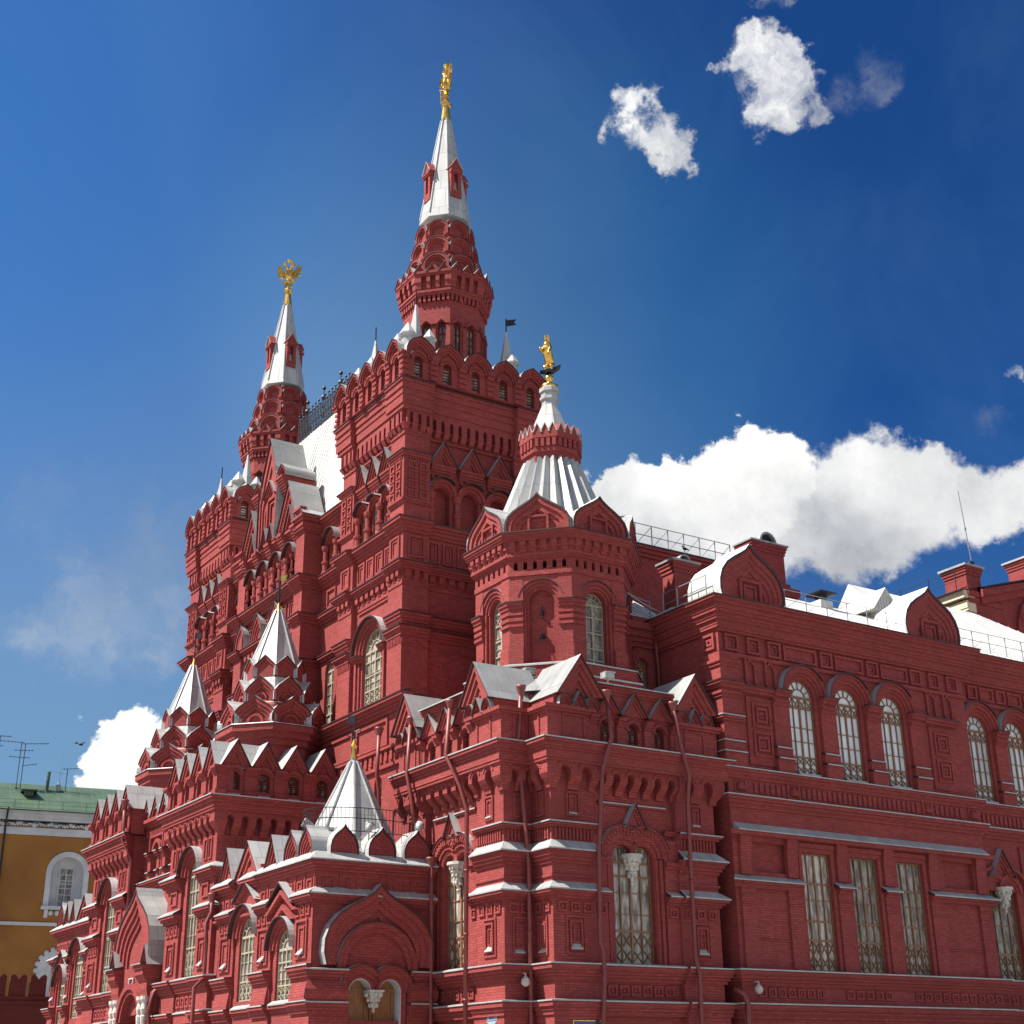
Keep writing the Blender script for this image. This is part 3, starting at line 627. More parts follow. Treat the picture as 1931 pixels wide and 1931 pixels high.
def skin(name, mat, par, vs, es, rs, lv=1):
    me = bpy.data.meshes.new(name); me.from_pydata(vs, es, []); o = bpy.data.objects.new(name, me); COL.objects.link(o)
    md = o.modifiers.new('s', 'SKIN'); md.use_smooth_shade = True
    for d, r in zip(me.skin_vertices[0].data, rs): d.radius = (r, r) if not isinstance(r, tuple) else r
    me.skin_vertices[0].data[0].use_root = True
    o.modifiers.new('d', 'SUBSURF').levels = lv; o.modifiers['d'].render_levels = lv
    dg = bpy.context.evaluated_depsgraph_get(); m2 = bpy.data.meshes.new_from_object(o.evaluated_get(dg)); bpy.data.objects.remove(o)
    m2.materials.clear(); m2.materials.append(mat); o = bpy.data.objects.new(name, m2); COL.objects.link(o); o.parent = par
    if hasattr(m2, 'polygons'): m2.polygons.foreach_set('use_smooth', [True]*len(m2.polygons))
    return o
def lion(par, cx, cy, z):
    d = Vector((-.85, -.5)).normalized(); s = Vector((d.y, -d.x))
    def p(a, h, q): return (cx+d.x*a+s.x*q, cy+d.y*a+s.y*q, z+h)
    V = [p(-.05, .5, 0), p(.03, .85, 0), p(.08, 1.12, 0), p(.14, 1.35, 0), p(.3, 1.42, 0),
         p(-.12, .36, .14), p(.1, .24, .16), p(.02, .02, .16), p(-.12, .36, -.14), p(.1, .24, -.16), p(.02, .02, -.16),
         p(.24, 1.05, .2), p(.42, .95, .2), p(.46, 1.12, .2), p(.24, 1.02, -.2), p(.4, .8, -.2), p(.42, .66, -.18), p(-.25, .3, 0), p(-.36, .6, 0), p(-.28, .9, 0)]
    E = [(0, 1), (1, 2), (2, 3), (3, 4), (0, 5), (5, 6), (6, 7), (0, 8), (8, 9), (9, 10), (2, 11), (11, 12), (12, 13), (2, 14), (14, 15), (15, 16), (0, 17), (17, 18), (18, 19)]
    Rr = [.17, .19, .23, .21, .1, .13, .09, .07, .13, .09, .07, .09, .07, .07, .09, .07, .07, .05, .04, .06]
    o = skin('gilded_lion', GOLD, par, V, E, Rr, 2)
    r = MB(); x, y, zz = p(.16, 1.52, 0); lathe(r, x, y, [(.14, zz), (.16, zz+.06), (.13, zz+.08)], 10, 0)
    for i in range(7): a = 2*PI*i/7; prof(r, FO(x, y, math.degrees(a), .13), -.04, .04, [(0, zz+.05), (.05, zz+.22), (-.02, zz+.08)])
    part(r, 'gilded_crown', GOLD, par)

# ------------------------------------------------------------------ the two great towers
def eagle(par, cx, cy, z, dv, sc=1.0):
    """two-headed gilded eagle, wings raised"""
    b = MB(); f = Fr((cx, cy), (dv.y, -dv.x), (dv.x, dv.y))
    ball(b, (cx, cy, z+1.15), .34, 1, 1, 1.75, 10); ball(b, (cx, cy, z+.55), .22, 1, 1, 1.4, 8)
    for s in (-1, 1):
        x, y, _ = f.P(s*.1, 0, 0); tube(b, [f.P(s*.1, z+1.6, 0), f.P(s*.2, z+1.95, .02), f.P(s*.3, z+2.15, .05)], [.17, .13, .12], 8)
        ball(b, f.P(s*.34, z+2.18, .05), .15); tube(b, [f.P(s*.42, z+2.17, .05), f.P(s*.62, z+2.1, .06)], [.08, .02], 6)
        lathe(b, *f.P(s*.34, 0, .05)[:2], [(.08, z+2.3), (.12, z+2.44), (.02, z+2.5)], 8, 0)
        wing = [(s*.2, z+1.35), (s*.55, z+1.75), (s*.85, z+2.3), (s*.95, z+2.05), (s*1.08, z+2.0), (s*1.02, z+1.7), (s*1.12, z+1.55), (s*.98, z+1.35), (s*1.02, z+1.1), (s*.82, z+1.05), (s*.8, z+.8), (s*.6, z+.9), (s*.5, z+.7), (s*.25, z+.9)]
        poly(b, f, wing, -.12, .02); 
        for k in range(4): tube(b, [f.P(s*(.25+.1*k), z+1.3-.08*k, .03), f.P(s*(1.05-.12*k), z+(1.95-.36*k), .03)], [.07, .03], 6)
        tube(b, [f.P(s*.12, z+.5, 0), f.P(s*.3, z+.25, .1), f.P(s*.5, z+.3, .2)], [.11, .08, .06], 6)
        if s > 0: tube(b, [f.P(.5, z-.05, .2), f.P(.62, z+1.0, .2)], .04, 6); ball(b, f.P(.62, z+1.05, .2), .09)
        else: ball(b, f.P(-.52, z+.36, .22), .15)
    poly(b, f, [(-.12, z+.5), (.12, z+.5), (.42, z-.05), (.2, z-.12), (0, z-.02), (-.2, z-.12), (-.42, z-.05)], -.09, .03)
    frame(b, f, -.2, .2, z+.95, z+1.45, .05, .38, 0, .2)
    lathe(b, cx, cy, [(.16, z+2.4), (.24, z+2.6), (.17, z+2.72), (.03, z+2.8)], 8, 0)
    b.v = [(cx+(x-cx)*.9*sc, cy+(y-cy)*.9*sc, z+(q-z)*.88*sc) for x, y, q in b.v]
    return part(b, 'gilded_eagle', GOLD, par)
def pinnacle(par, x, y, z, s, flag=False):
    b = MB()
    if s > 1.5: lathe(b, x, y, [(.62, z), (.6, z+.15), (.09, z+3.1), (.05, z+3.4)], 8, PI/8); tube(b, [(x, y, z+3.2), (x, y, z+4.2)], .035, 6, 1)
    else: lathe(b, x, y, [(.34*s, z-.9*s), (.36*s, z), (.3*s, z+.05), (.3*s, z+.18*s), (.52*s, z+.3*s), (.52*s, z+.38*s), (.03, z+1.15*s)], 8, PI/8)
    if flag:
        f = Fr((x, y), (.75, -.66), (.66, .75)); poly(b, f, [(0, z+3.75), (.55, z+3.8), (.42, z+3.95), (.55, z+4.12), (0, z+4.12)], -.015, .015, 1)
    return part(b, 'pinnacle', [MET, IRON], par)
CRN = [(1, 0), (.98, .25), (.88, .5), (.7, .68), (.45, .84), (.2, .95), (0, 1.06)]
def tower_face(b, m, f, u0, u1, tw, far):
    """one face of a great tower, u0..u1, from the base ledge up to the crown"""
    pl = 1.35; q0, q1 = u0+pl, u1-pl; c = (u0+u1)/2; fr = f.off(-.28)
    box(b, f, u0, q0, 0, 31.4, -.5, 0, 0, 1, 0); box(b, f, q1, u1, 0, 31.4, -.5, 0, 0, 0, 1)
    if far: ops = []
    else: ops = [(c, 2.0, 17.95, 21.5, True)]
    wallop(b, fr, q0, q1, 13.0, 22.9, ops, -.5, 0)
    wallop(b, fr, q0, q1, 22.9, 31.4, [(q0+(q1-q0)*(i+.5)/3, (q1-q0)*.2, 26.1, 28.0, True) for i in range(3)], -.5, 0); box(b, fr, q0, q1, 26, 28.2, -.6, -.42)
    def both(v, cs, rise=.03, cp=True):
        for a, d, ff, e in ((u0, q0, f, (1, 0)), (q1, u1, f, (0, 1)), (q0, q1, fr, (0, 0))):
            if not far and ff is fr and 19.5 < v < 22: continue
            t = courses(b, ff, a, d, v, cs, *e)
            if cp: cap(m, ff, a, d, t, cs[-1][1], rise, *e)
    both(17.1, [(.15, .1), (.15, .18), (.2, .26)])
    # shaft with the big window
    both(20.35, [(.15, .07), (.12, .13), (.14, .2)]); both(21.0, [(.14, .07), (.14, .14), (.14, .2)])
    if far: both(19.9, [(.05, .05)], 0, False)
    else:
        for a, d, e in ((u0, q0, (1, 0)), (q1, u1, (0, 1))): teeth(b, f, a+.05, d-.05, 9, 20.0, 20.35, -.02, .05)
        for i, (ri, ro, n) in enumerate(((1.02, 1.16, .06), (1.16, 1.32, .16), (1.32, 1.5, .26))):
            arch(b, fr, c, 20.5, ri, ro, -.1, n)
            for s in (-1, 1): a, d = sorted((c+s*ri, c+s*ro)); box(b, fr, a, d, 17.6, 20.5, -.1, n-.02)
        march(m, fr, c, 20.5, 1.5, 1.56, -.1, .42, 0, 0, PI)
        for s in (-1, 1): a, d = sorted((c+s*1.0, c+s*1.62)); courses(b, fr, a, d, 20.1, [(.1, .2), (.1, .28), (.1, .34)]); cap(m, fr, a, d, 20.4, .34, .02)
        box(b, fr, q0+.3, q1-.3, 22.55, 22.62, -.02, .07)
    # dentil cornice and frieze of panels
    for a, d, ff, e, k in ((u0, q0, f, (1, 0), 3), (q1, u1, f, (0, 1), 3), (q0, q1, fr, (0, 0), int((q1-q0)/.5))):
        box(b, ff, a, d, 22.75, 23.0, -.05, .04, 0, *e)
        for i in range(k):
            w = (d-a)/k; prof(b, ff, a+w*(i+.22), a+w*(i+.78), [(-.02, 22.95), (.08, 22.95), (.08, 23.1), (.18, 23.15), (.18, 23.45), (-.02, 23.45)])
        t = courses(b, ff, a, d, 23.45, [(.12, .2), (.1, .26), (.12, .33)], *e); cap(m, ff, a, d, t, .33, .03, *e)
        k2 = 1 if e != (0, 0) else int((q1-q0)/.75)
        for i in range(k2):
            w = (d-a)/k2; cc = a+w*(i+.5); ww = min(w*.8, .85); frame(b, ff, cc-ww/2, cc+ww/2, 24.1, 25.15, .09, .09); frame(b, ff, cc-ww/2+.17, cc+ww/2-.17, 24.25, 25.0, .06, .05)
        t = courses(b, ff, a, d, 25.3, [(.14, .08), (.16, .16), (.14, .24), (.16, .34)], *e); cap(m, ff, a, d, t, .34, .12, *e)
    # upper stage: panelled piers, three arched windows on columns, three gables
    for a, d, e in ((u0, q0, (1, 0)), (q1, u1, (0, 1))):
        courses(b, f, a, d, 26.75, [(.1, .08), (.1, .14)], *e); box(b, f, a, d, 26.95, 29.1, -.05, .06, 0, *e)
        for i in range(2):
            for j in range(4): shir(b, f.off(.06), a+(d-a)*(i*.44+.28), 27.2+.49*j, .42, .4, .07)
        courses(b, f, a, d, 29.1, [(.12, .14), (.1, .2)], *e); cap(m, f, a, d, 29.32, .2, .03, *e); teeth(b, f, a+.05, d-.05, 9, 28.95, 29.1, 0, .12)
    w3 = (q1-q0)/3
    for i in range(4): colm(b, fr, q0+w3*i+(.16 if i == 0 else -.16 if i == 3 else 0), .16, 25.95, 27.55, .14)
    for i in range(3):
        cc = q0+w3*(i+.5)
        for ri, ro, n in ((w3*.3, w3*.4, .1), (w3*.4, w3*.5, .2)): arch(b, fr, cc, 27.6, ri, ro, -.05, n+.003*i, 0, 0, PI, 12)
        march(m, fr, cc, 27.6, w3*.5, w3*.5+.06, -.05, .42, 0, .2 if i == 2 else .75, PI-.2 if i == 0 else PI-.75, 12)
        courses(b, fr, cc-w3*.42, cc+w3*.42, 28.55, [(.12, .1), (.12, .16), (.14, .22), (.1, .28)])
        teeth(b, fr, cc-w3*.42, cc+w3*.42, 4, 28.35, 28.55, -.02, .1)
        tri_gable(b, m, fr, cc, w3*.92, 29.03, 1.2, .3, .1, 3, .08)
    # machicolation slots
    for a, d, ff, e, k in ((u0, q0, f, (1, 0), 3), (q1, u1, f, (0, 1), 3), (q0, q1, fr.off(.1), (0, 0), int((q1-q0)/.46))):
        box(b, ff, a, d, 30.25, 30.33, -.05, .06, 0, *e)
        w = (d-a)/k
        for i in range(k): wallop(b, ff, a+w*i, a+w*(i+1), 30.75, 31.45, [(a+w*(i+.5), w*.42, 30.76, 31.35, True)], -.05, .2)
        for i in range(k+1):
            x0, x1 = max(a, a+w*i-w*.29), min(d, a+w*i+w*.29); prof(b, ff, x0, x1, [(-.05, 30.45), (.06, 30.5), (.2, 30.76), (-.05, 30.76)], 0, *(e if i in (0, k) else (0, 0)))
    both(31.45, [(.22, .24), (.2, .3), (.25, .3), (.15, .34), (.2, .3), (.14, .36), (.2, .34), (.14, .4)], .03)
    # crown of arched kokoshniks
    fc = f.off(.3); n5 = 5; a0, a1 = u0-.3, u1+.3; w5 = (a1-a0)/n5
    wallop(b, fc, a0, a1, 33.15, 34.6, [(a0+w5*(i+.5), w5*.3, 33.2, 34.35, True) for i in range(n5)], -.5, 0); box(b, fc, a0+.5, a1-.5, 33.1, 34.5, -.7, -.35)
    for i in range(n5):
        cc = a0+w5*(i+.5); r = w5*.15
        poly(b, fc, outline(CRN, cc, w5*.98, 34.4, .8), -.5, -.01*i-.01)
        for s0, s1, n in ((1.0, .87, .26), (.87, .74, .18), (.74, .6, .1)): band(b, fc, outline(CRN, cc, w5*s0, 34.25, .98*s0), outline(CRN, cc, w5*s1, 34.25, .98*s1), -.3, n+.002*i)
        arch(b, fc, cc, 34.35-r, r, r+.1, -.05, .05); arch(b, fc, cc, 34.35-r, r+.12, r+.22, -.05, .1)
        mband(m, fc, outline(CRN, cc, w5*1.03, 34.27, 1.005), outline(CRN, cc, w5, 34.25, .98), -.6, .3+.002*i)
        for j in (i, i+1):
            cb = a0+w5*j; x0, x1 = max(a0, cb-.2), min(a1, cb+.2); e = (1, 0) if j == 0 else (0, 1) if j == n5 else (0, 0)
            if j == i or i == n5-1: courses(b, fc, x0, x1, 33.15, [(.16, .14), (.14, .06), (.16, .12), (.14, .05), (.14, .12), (.14, .05), (.2, .16), (.1, .22)], *e)
GLD2 = GLD
def tower(yc, dz, tip, first):
    x0, x1, y0, y1 = 28.65, 36.1, yc-3.22, yc+3.22
    tw = part(MB_core([(x0+1.05, x1-.2, y0+1.05, y1-.2)], 0, 34.4), 'great_tower', BR)
    b, m = pair()
    tower_face(b, m, FX(x0), y0, y1, tw, False); tower_face(b, m, FY(y0), x0, x1, tw, True)
    # plain rear faces
    for f, a, d in ((Fr((x1, 0), (0, 1), (1, 0)), y0, y1), (Fr((0, y1), (1, 0), (0, 1)), x0, x1)):
        box(b, f, a, d, 0, 33, -.4, 0); box(b, f, a, d, 31.45, 33.15, -.2, .4); wallop(b, f.off(.38), a-.3, d+.3, 33.15, 34.5, [(a+(d-a)*(i+.5)/5, .5, 33.3, 34.0, True) for i in range(5)], -.5, 0)
        for i in range(5): poly(b, f.off(.38), outline(OGSM, a+(d-a)*(i+.5)/5, 1.5, 34.5, 1.0), -.5, 0)
    window(tw, FX(x0), yc, 2.02, 17.95, 21.52, -.45, True, 'pale', GLD, 3, None, [.28, .55, .82], .26)
    for f, a, d in ((FX(x0), y0, y1), (FY(y0), x0, x1)):
        q0, q1 = a+1.35, d-1.35
        for i in range(3 if f.n[0] else 0): window(tw, f, q0+(q1-q0)*(i+.5)/3, (q1-q0)*.2+.02, 26.1, 28.02, -.45, True, 'pale', GLD, 1)
        w5 = (d-a+.6)/5
        for i in range(5): window(tw, f, a-.3+w5*(i+.5), w5*.3+.02, 33.22, 34.36, .12, True, 'dark', GLD, 0)
    fill(tw, b, MET)
    r = MB(); box(r, f0, x0+.1, x1-.1, 34.45, 34.6, y0+.1, y1-.1); part(r, 'metal_roof', MET, tw)
    for i in (1, 3, 4): pinnacle(tw, x0+.1, y0-.3+7.04*i/5, 35.4, .62)
    for i in (1, 4): pinnacle(tw, x0-.3+8.05*i/5, y0+.1, 35.4, .72)
    pinnacle(tw, x0+.25, y0+.35, 35.45, .85)
    pinnacle(tw, x0+1.05, y0+1.05, 34.6, 2); pinnacle(tw, x0+1.05, y1-1.05, 34.6, 2); pinnacle(tw, x1-1.05, y0+1.05, 34.6, 2, True)
    # octagonal lantern
    cx, cy = 32.75, yc+.26; K = math.tan(PI/8); A = 2.0
    L, lm = pair(); Z = lambda z: z+dz*min(1, max(0, (z-36)/4))
    sh = MB(); lathe(sh, cx, cy, [(2.0, 34.5), (2.0, Z(39.2)), (1.75, Z(41)), (1.4, Z(44.5)), (1.25, Z(45.2))], 8, PI/8)
    ln = part(sh, 'octagonal_lantern', BR)
    for i in range(8):
        f = FO(cx, cy, 45*i, A); h = A*K
        wallop(L, f, -h, h, 34.6, Z(39.2), [(-.4, .42, 35.6, Z(38.0), True), (.4, .42, 35.6, Z(38.0), True)], -.18, 0)
        box(L, f, -.09, .09, 35.3, Z(37.6), -.1, .08)
        for s in (-1, 1):
            a, d = sorted((s*h, s*(h-.16))); box(L, f, a, d, 34.6, Z(37.7), -.1, .1, 0, K if s < 0 else 0, K if s > 0 else 0)
            chev(L, f, s*.4, .84, Z(37.82), .42, .12, -.05, .16); arch(L, f, s*.4, Z(37.8), .22, .33, -.05, .09); box(L, f, s*.4-.42, s*.4+.42, Z(37.6), Z(37.75), -.02, .14) if False else None
        box(L, f, -h, h, 34.6, 35.5, -.1, .12, 0, K, K); cap(lm, f, -h, h, 35.5, .12, .02, K, K)
        for s in (-1, 1): window(ln, f, s*.4, .44, 35.55, Z(38.02), -.14, True, 'dark', GLD, 1) if i in (4, 5, 6) else None
        # oversailing gallery
        z = Z(39.1)
        teeth(L, f, -h-.05, h+.05, 7, z+.1, z+.45, -.05, .14, .55); courses(L, f, -h, h, z+.45, [(.14, .17), (.12, .22)], K, K)
        for j in range(4):
            c = -(h+.15)+(2*h+.3)*(j+.5)/4+0; hh = (2*h+.3)/4
            prof(L, f, c-hh*.2, c+hh*.2, [(.15, z+.7), (.28, z+.8), (.31, z+1.1), (.37, z+1.15), (.37, z+1.5), (.1, z+1.5)])
        box(L, f, -h, h, z+.7, z+1.5, -.1, .14, 0, K, K)
        for s in (-1, 1): a, d = sorted((s*h, s*(h-.12))); prof(L, f, a, d, [(.1, z+.7), (.28, z+.8), (.31, z+1.1), (.37, z+1.15), (.37, z+1.5), (.1, z+1.5)], 0, K if s < 0 else 0, K if s > 0 else 0)
        courses(L, f, -h, h, z+1.5, [(.12, .34), (.12, .38)], K, K)
        h2 = (A+.36)*K
        for j in range(3):
            c = -h2+(j+.5)*2*h2/3; poly(L, f, [(c-h2/3, z+1.74), (c+h2/3, z+1.74), (c, z+2.15)], .1, .36); chev(L, f, c, 2*h2/3, z+1.74, .46, .1, .1, .43); roofv(lm, f, c, 2*h2/3, z+1.74, .46, .1, .47, .03)
        # three tiers of round gables
        for ap, zz, w in ((1.76, z+2.0, 1.46), (1.53, z+3.22, 1.27), (1.34, z+4.42, 1.12)):
            fk = FO(cx, cy, 45*i, ap-.08); r = w/2; zc = zz+.42
            box(L, fk, -r, r, zz-.55, zc, -.35, .02)
            for so, si, n in ((1, .8, .24), (.8, .62, .16), (.62, .46, .08)):
                arch(L, fk, 0, zc, r*si, r*so, -.4, n)
                for s in (-1, 1): a, d = sorted((s*r*si, s*r*so)); box(L, fk, a, d, zc-.3, zc, -.2, n)
            poly(L, fk, arcp(0, zc-.02, r*.47), -.3, .02); march(lm, fk, 0, zc, r+.001, r+.035, -.4, .27)
            ball(L, FO(cx, cy, 45*i+22.5, ap/math.cos(PI/8)+.02).P(0, zz+.85, 0), .13)
    fill(ln, L, MET)
    zb = Z(44.95); sp = MB(); lathe(sp, cx, cy, [(1.42, zb), (1.37, zb+.3), (.26, tip)], 8, PI/8)
    for i in range(8):
        a = PI/8+PI/4*i; tube(sp, [(cx+1.38*math.cos(a), cy+1.38*math.sin(a), zb+.3), (cx+.27*math.cos(a), cy+.27*math.sin(a), tip)], .045, 6)
    part(sp, 'white_spire', MET, ln)
    for ang in (0, 90, 180, 270):
        d = MB(); hh = tip-zb; r0 = 1.34-1.1*(1.3/hh); f = FO(cx, cy, ang, r0*.92)
        z = zb+1.3; wallop(d, f, -.32, .32, z, z+1.9, [(0, .26, z+.45, z+1.6, True)], -.8, .12); box(d, f, -.32, .32, z+.2, z+1.7, -.85, -.1); prof(d, f, -.3, .3, [(-.3, z-.45), (.02, z), (-.3, z)])
        courses(d, f, -.36, .36, z+1.55, [(.1, .16), (.1, .2)]); poly(d, f, [(-.36, z+1.9), (.36, z+1.9), (0, z+2.5)], -1.0, .12); roofv(d, f, 0, .74, z+1.9, .6, -1.1, .2, .05, 1)
        part(d, 'spire_dormer', [BR, MET], ln)
    g = MB(); lathe(g, cx, cy, [(.29, tip-.03), (.3, tip+.05), (.19, tip+.95), (.27, tip+1.0), (.3, tip+1.15), (.22, tip+1.3), (.1, tip+1.35), (.1, tip+1.5)], 12, 0); part(g, 'gilded_finial', GOLD, ln)
    eagle(ln, cx, cy, tip+1.55, Vector((-.96, .28)) if first else Vector((-.55, -.83)), 0.98 if first else .86)
# ------------------------------------------------------------------ central gabled front between the towers
def gable_front():
    b, m = pair(); X = 28.1; f = FX(X); y0, y1 = 63.15, 71.85; c = 67.5
    gb = part(MB_core([(X+.7, 36, y0+.3, y1-.3)], 0, 29), 'gabled_front', BR)
    def strip(u0, u1, ff, e0, e1, lev=None):
        box(b, ff, u0, u1, 0, 29.2, -.5, 0, 0, e0, e1)
        courses(b, ff, u0, u1, 21.3, [(.14, .08), (.14, .16)], e0, e1); cap(m, ff, u0, u1, 21.58, .16, .03, e0, e1)
        courses(b, ff, u0, u1, 23.5, [(.14, .1), (.14, .18), (.14, .26)], e0, e1); cap(m, ff, u0, u1, 23.92, .26, .04, e0, e1)
        courses(b, ff, u0, u1, 25.35, [(.16, .1), (.14, .2), (.14, .28), (.14, .36)], e0, e1); cap(m, ff, u0, u1, 25.93, .36, .08, e0, e1)
        courses(b, ff, u0, u1, 28.4, [(.14, .06), (.14, .14), (.16, .2), (.14, .14), (.16, .24), (.14, .32)], e0, e1)
    strip(y0, y0+1.0, f, 1, 0); strip(y1-1.0, y1, f, 0, 1); strip(X, X+1.3, FY(y0), 1, -1); strip(X+1.3, 37, FY(y0-.35), 1, 0)
    cap(m, FY(y0), X-.3, X+1.6, 29.28, .3, .35)
    fr = f.off(-.25); a, d = y0+1.0, y1-1.0; k = 4; w = (d-a)/k
    wallop(b, fr, a, d, 0, 29.2, [(a+w*(i+.5), w*.5, 26.1, 28.0, True) for i in range(k)], -.4, 0); box(b, fr, a, d, 26, 28.2, -.5, -.3)
    courses(b, fr, a, d, 21.3, [(.14, .1), (.14, .2)]); courses(b, fr, a, d, 23.5, [(.14, .1), (.14, .2), (.14, .3)]); cap(m, fr, a, d, 23.92, .3, .03)
    courses(b, fr, a, d, 25.35, [(.16, .2), (.14, .3), (.14, .4), (.14, .5)]); cap(m, fr, a, d, 25.93, .5, .06)
    for i in range(int((d-a)/.5)): u = a+.25+.5*i; prof(b, fr, u-.14, u+.14, [(-.02, 22.9), (.1, 23.0), (.1, 23.2), (.2, 23.25), (.2, 23.5), (-.02, 23.5)])
    for i in range(6): frame(b, fr, a+w*.66*(i+.15), a+w*.66*(i+.85), 24.15, 25.15, .08, .09); frame(b, fr, a+w*.66*(i+.32), a+w*.66*(i+.68), 24.35, 25.0, .06, .06)
    kk = MB()
    for i in range(3):
        u = a+1.1+2.3*i; kok(b, m, fr, u, 1.5, 22.0, 1.2, .24, 3, .07, .2)
        kok(b, m, fr, u+1.1, 1.2, 24.0, 1.4, .34, 3, .07, .2)
    for s in range(k+1):
        u = a+w*s; box(b, fr, u-.28, u+.28, 26.1, 29.2, -.1, .16); colm(b, fr, u-.42 if s else u+.42, .2, 26.0, 27.6, .13); colm(b, fr, u+.42 if s < k else u-.42, .2, 26.0, 27.6, .13)
        courses(b, fr, u-.3, u+.3, 28.2, [(.14, .2), (.14, .26), (.14, .32), (.16, .38), (.14, .44), (.16, .5)]); frame(b, fr.off(.16), u-.2, u+.2, 27.2, 27.9, .06, .05)
    for i in range(k):
        cc = a+w*(i+.5)
        for ri, ro, n in ((w*.27, w*.34, .12), (w*.34, w*.42, .2)): arch(b, fr, cc, 27.62, ri, ro, -.05, n)
        march(m, fr, cc, 27.62, w*.42, w*.42+.06, -.05, .42); courses(b, fr, cc-w*.4, cc+w*.4, 28.7, [(.14, .14), (.14, .22), (.14, .3)])
        window(gb, fr, cc, w*.5+.02, 26.1, 28.02, -.28, True, 'pale', GLD, 1)
    # stepped gable: two side gables, shoulders and the tall middle one with curved flanks
    fg = f
    for s in (-1, 1):
        u = c+s*2.5; poly(b, fg, [(u-1.3, 29.2), (u+1.3, 29.2), (u, 31.85)], -1.4, -.25)
        for i in range(4): chev(b, fg, u, 2.6*(1-.17*i), 29.2, 2.65*(1-.17*i), .18, -.26, .2-.1*i)
        apart('gable_roof', gb, lambda q, r: roofv(r, fg, u, 2.6, 29.2, 2.65, -1.5, .28, .07), ZINC)
        for t in range(9):
            for q in (-1, 1): uu = u+q*(.28+.085*t); box(b, fg, uu-.05, uu+.05, 29.35+(2.65*(1-(abs(uu-u)+.35)/1.3)), 29.47+(2.65*(1-(abs(uu-u)+.35)/1.3)), -.2, .14)
        poly(b, fg, [(u-.55, 29.2), (u+.55, 29.2), (u, 30.5)], -.3, -.12); chev(b, fg, u, 1.1, 29.2, 1.3, .14, -.2, .1); roofv(m, fg, u-.0, 1.1, 29.2, 1.3, -.2, .18, .05)
        # shoulder block with its little kokoshnik
        u2 = c+s*1.6; box(b, fg, u2-.45, u2+.45, 29.2, 32.4, -1.5, -.05); courses(b, fg, u2-.45, u2+.45, 31.45, [(.14, .04), (.14, .1), (.14, .16), (.14, .22), (.14, .28), (.14, .34), (.14, .4)])
        kok(b, m, fg, u2, 1.05, 32.4, .75, .3, 3, .08, 1.5, KEEL)
        courses(b, fg, c+s*3.9-.5, c+s*3.9+.5, 29.2, [(.3, .1), (.14, .2), (.14, .28)])
    mid = [(c-1.2, 29.2), (c-1.25, 31.6), (c-1.28, 32.1), (c-1.12, 32.6), (c-.9, 33.0), (c-.85, 33.3), (c, 35.3)]
    out = mid+[(2*c-u, v) for u, v in mid[:-1]][::-1]
    poly(b, fg, out, -1.4, -.05)
    for i in range(3):
        s0, s1 = 1-.13*i, 1-.13*(i+1); sc = lambda q: [(c+(u-c)*q, 29.2+(v-29.2)*q) for u, v in out]
        band(b, fg, sc(s0), sc(s1), -.1, .3-.09*i)
    O = [(c+(u-c)*1.05, 29.2+(v-29.2)*1.015) for u, v in out]; apart('gable_roof', gb, lambda q, r: mband(r, fg, O, out, -1.6, .38), ZINC)
    frame(b, fg, c-.62, c+.62, 29.9, 31.9, .16, .12); frame(b, fg, c-.35, c+.35, 30.2, 31.6, .1, .05); tri_gable(b, m, fg, c, 1.5, 31.95, .85, .26, .1, 3, .07)
    for s in (-1, 1): tri_gable(b, m, fg, c+s*.42, .8, 29.2, .9, .25, .1, 2, .07)
    # recessed bays that link the gabled front to the towers
    fl = FX(29.2)
    for a, d in ((59.7, 63.3), (71.7, 74.8)):
        q = 61.85 if a < 65 else 73.2; wallop(b, fl, a, d, 0, 24, [(q, .95, 17.9, 21.3, True)], -.5, 0); wallop(b, fl, a, d, 24, 29.4, [(q, .8, 26.1, 28.0, True)], -.5, 0)
        for v, cs in ((17.1, ((.15, .1), (.15, .2))), (21.4, ((.14, .1), (.14, .2))), (23.4, ((.14, .1), (.14, .2), (.14, .3))), (25.3, ((.16, .1), (.14, .2), (.14, .3), (.14, .38))), (28.6, ((.14, .1), (.14, .2), (.14, .3), (.14, .4)))): t = courses(b, fl, a, d, v, cs); cap(m, fl, a, d, t, cs[-1][1], .05)
        for ri, ro, n in ((.42, .55, .1), (.55, .72, .2)): arch(b, fl, q, 27.6, ri, ro, -.05, n)
        march(m, fl, q, 27.6, .72, .78, -.05, .42)
        for s in (-1, 1): colm(b, fl, q+s*.62, .18, 26.0, 27.5, .13)
        window(gb, fl, q, .97, 17.9, 21.32, -.2, True, 'pale', GLD, 1); window(gb, fl, q, .82, 26.1, 28.02, -.2, True, 'pale', GLD, 1); frame(b, fl, q-.5, q+.5, 24.1, 25.1, .1, .09); frame(b, fl, a+.3, a+1, 24.1, 25.1, .1, .09)
    fill(gb, b, ZINC)
    return gb
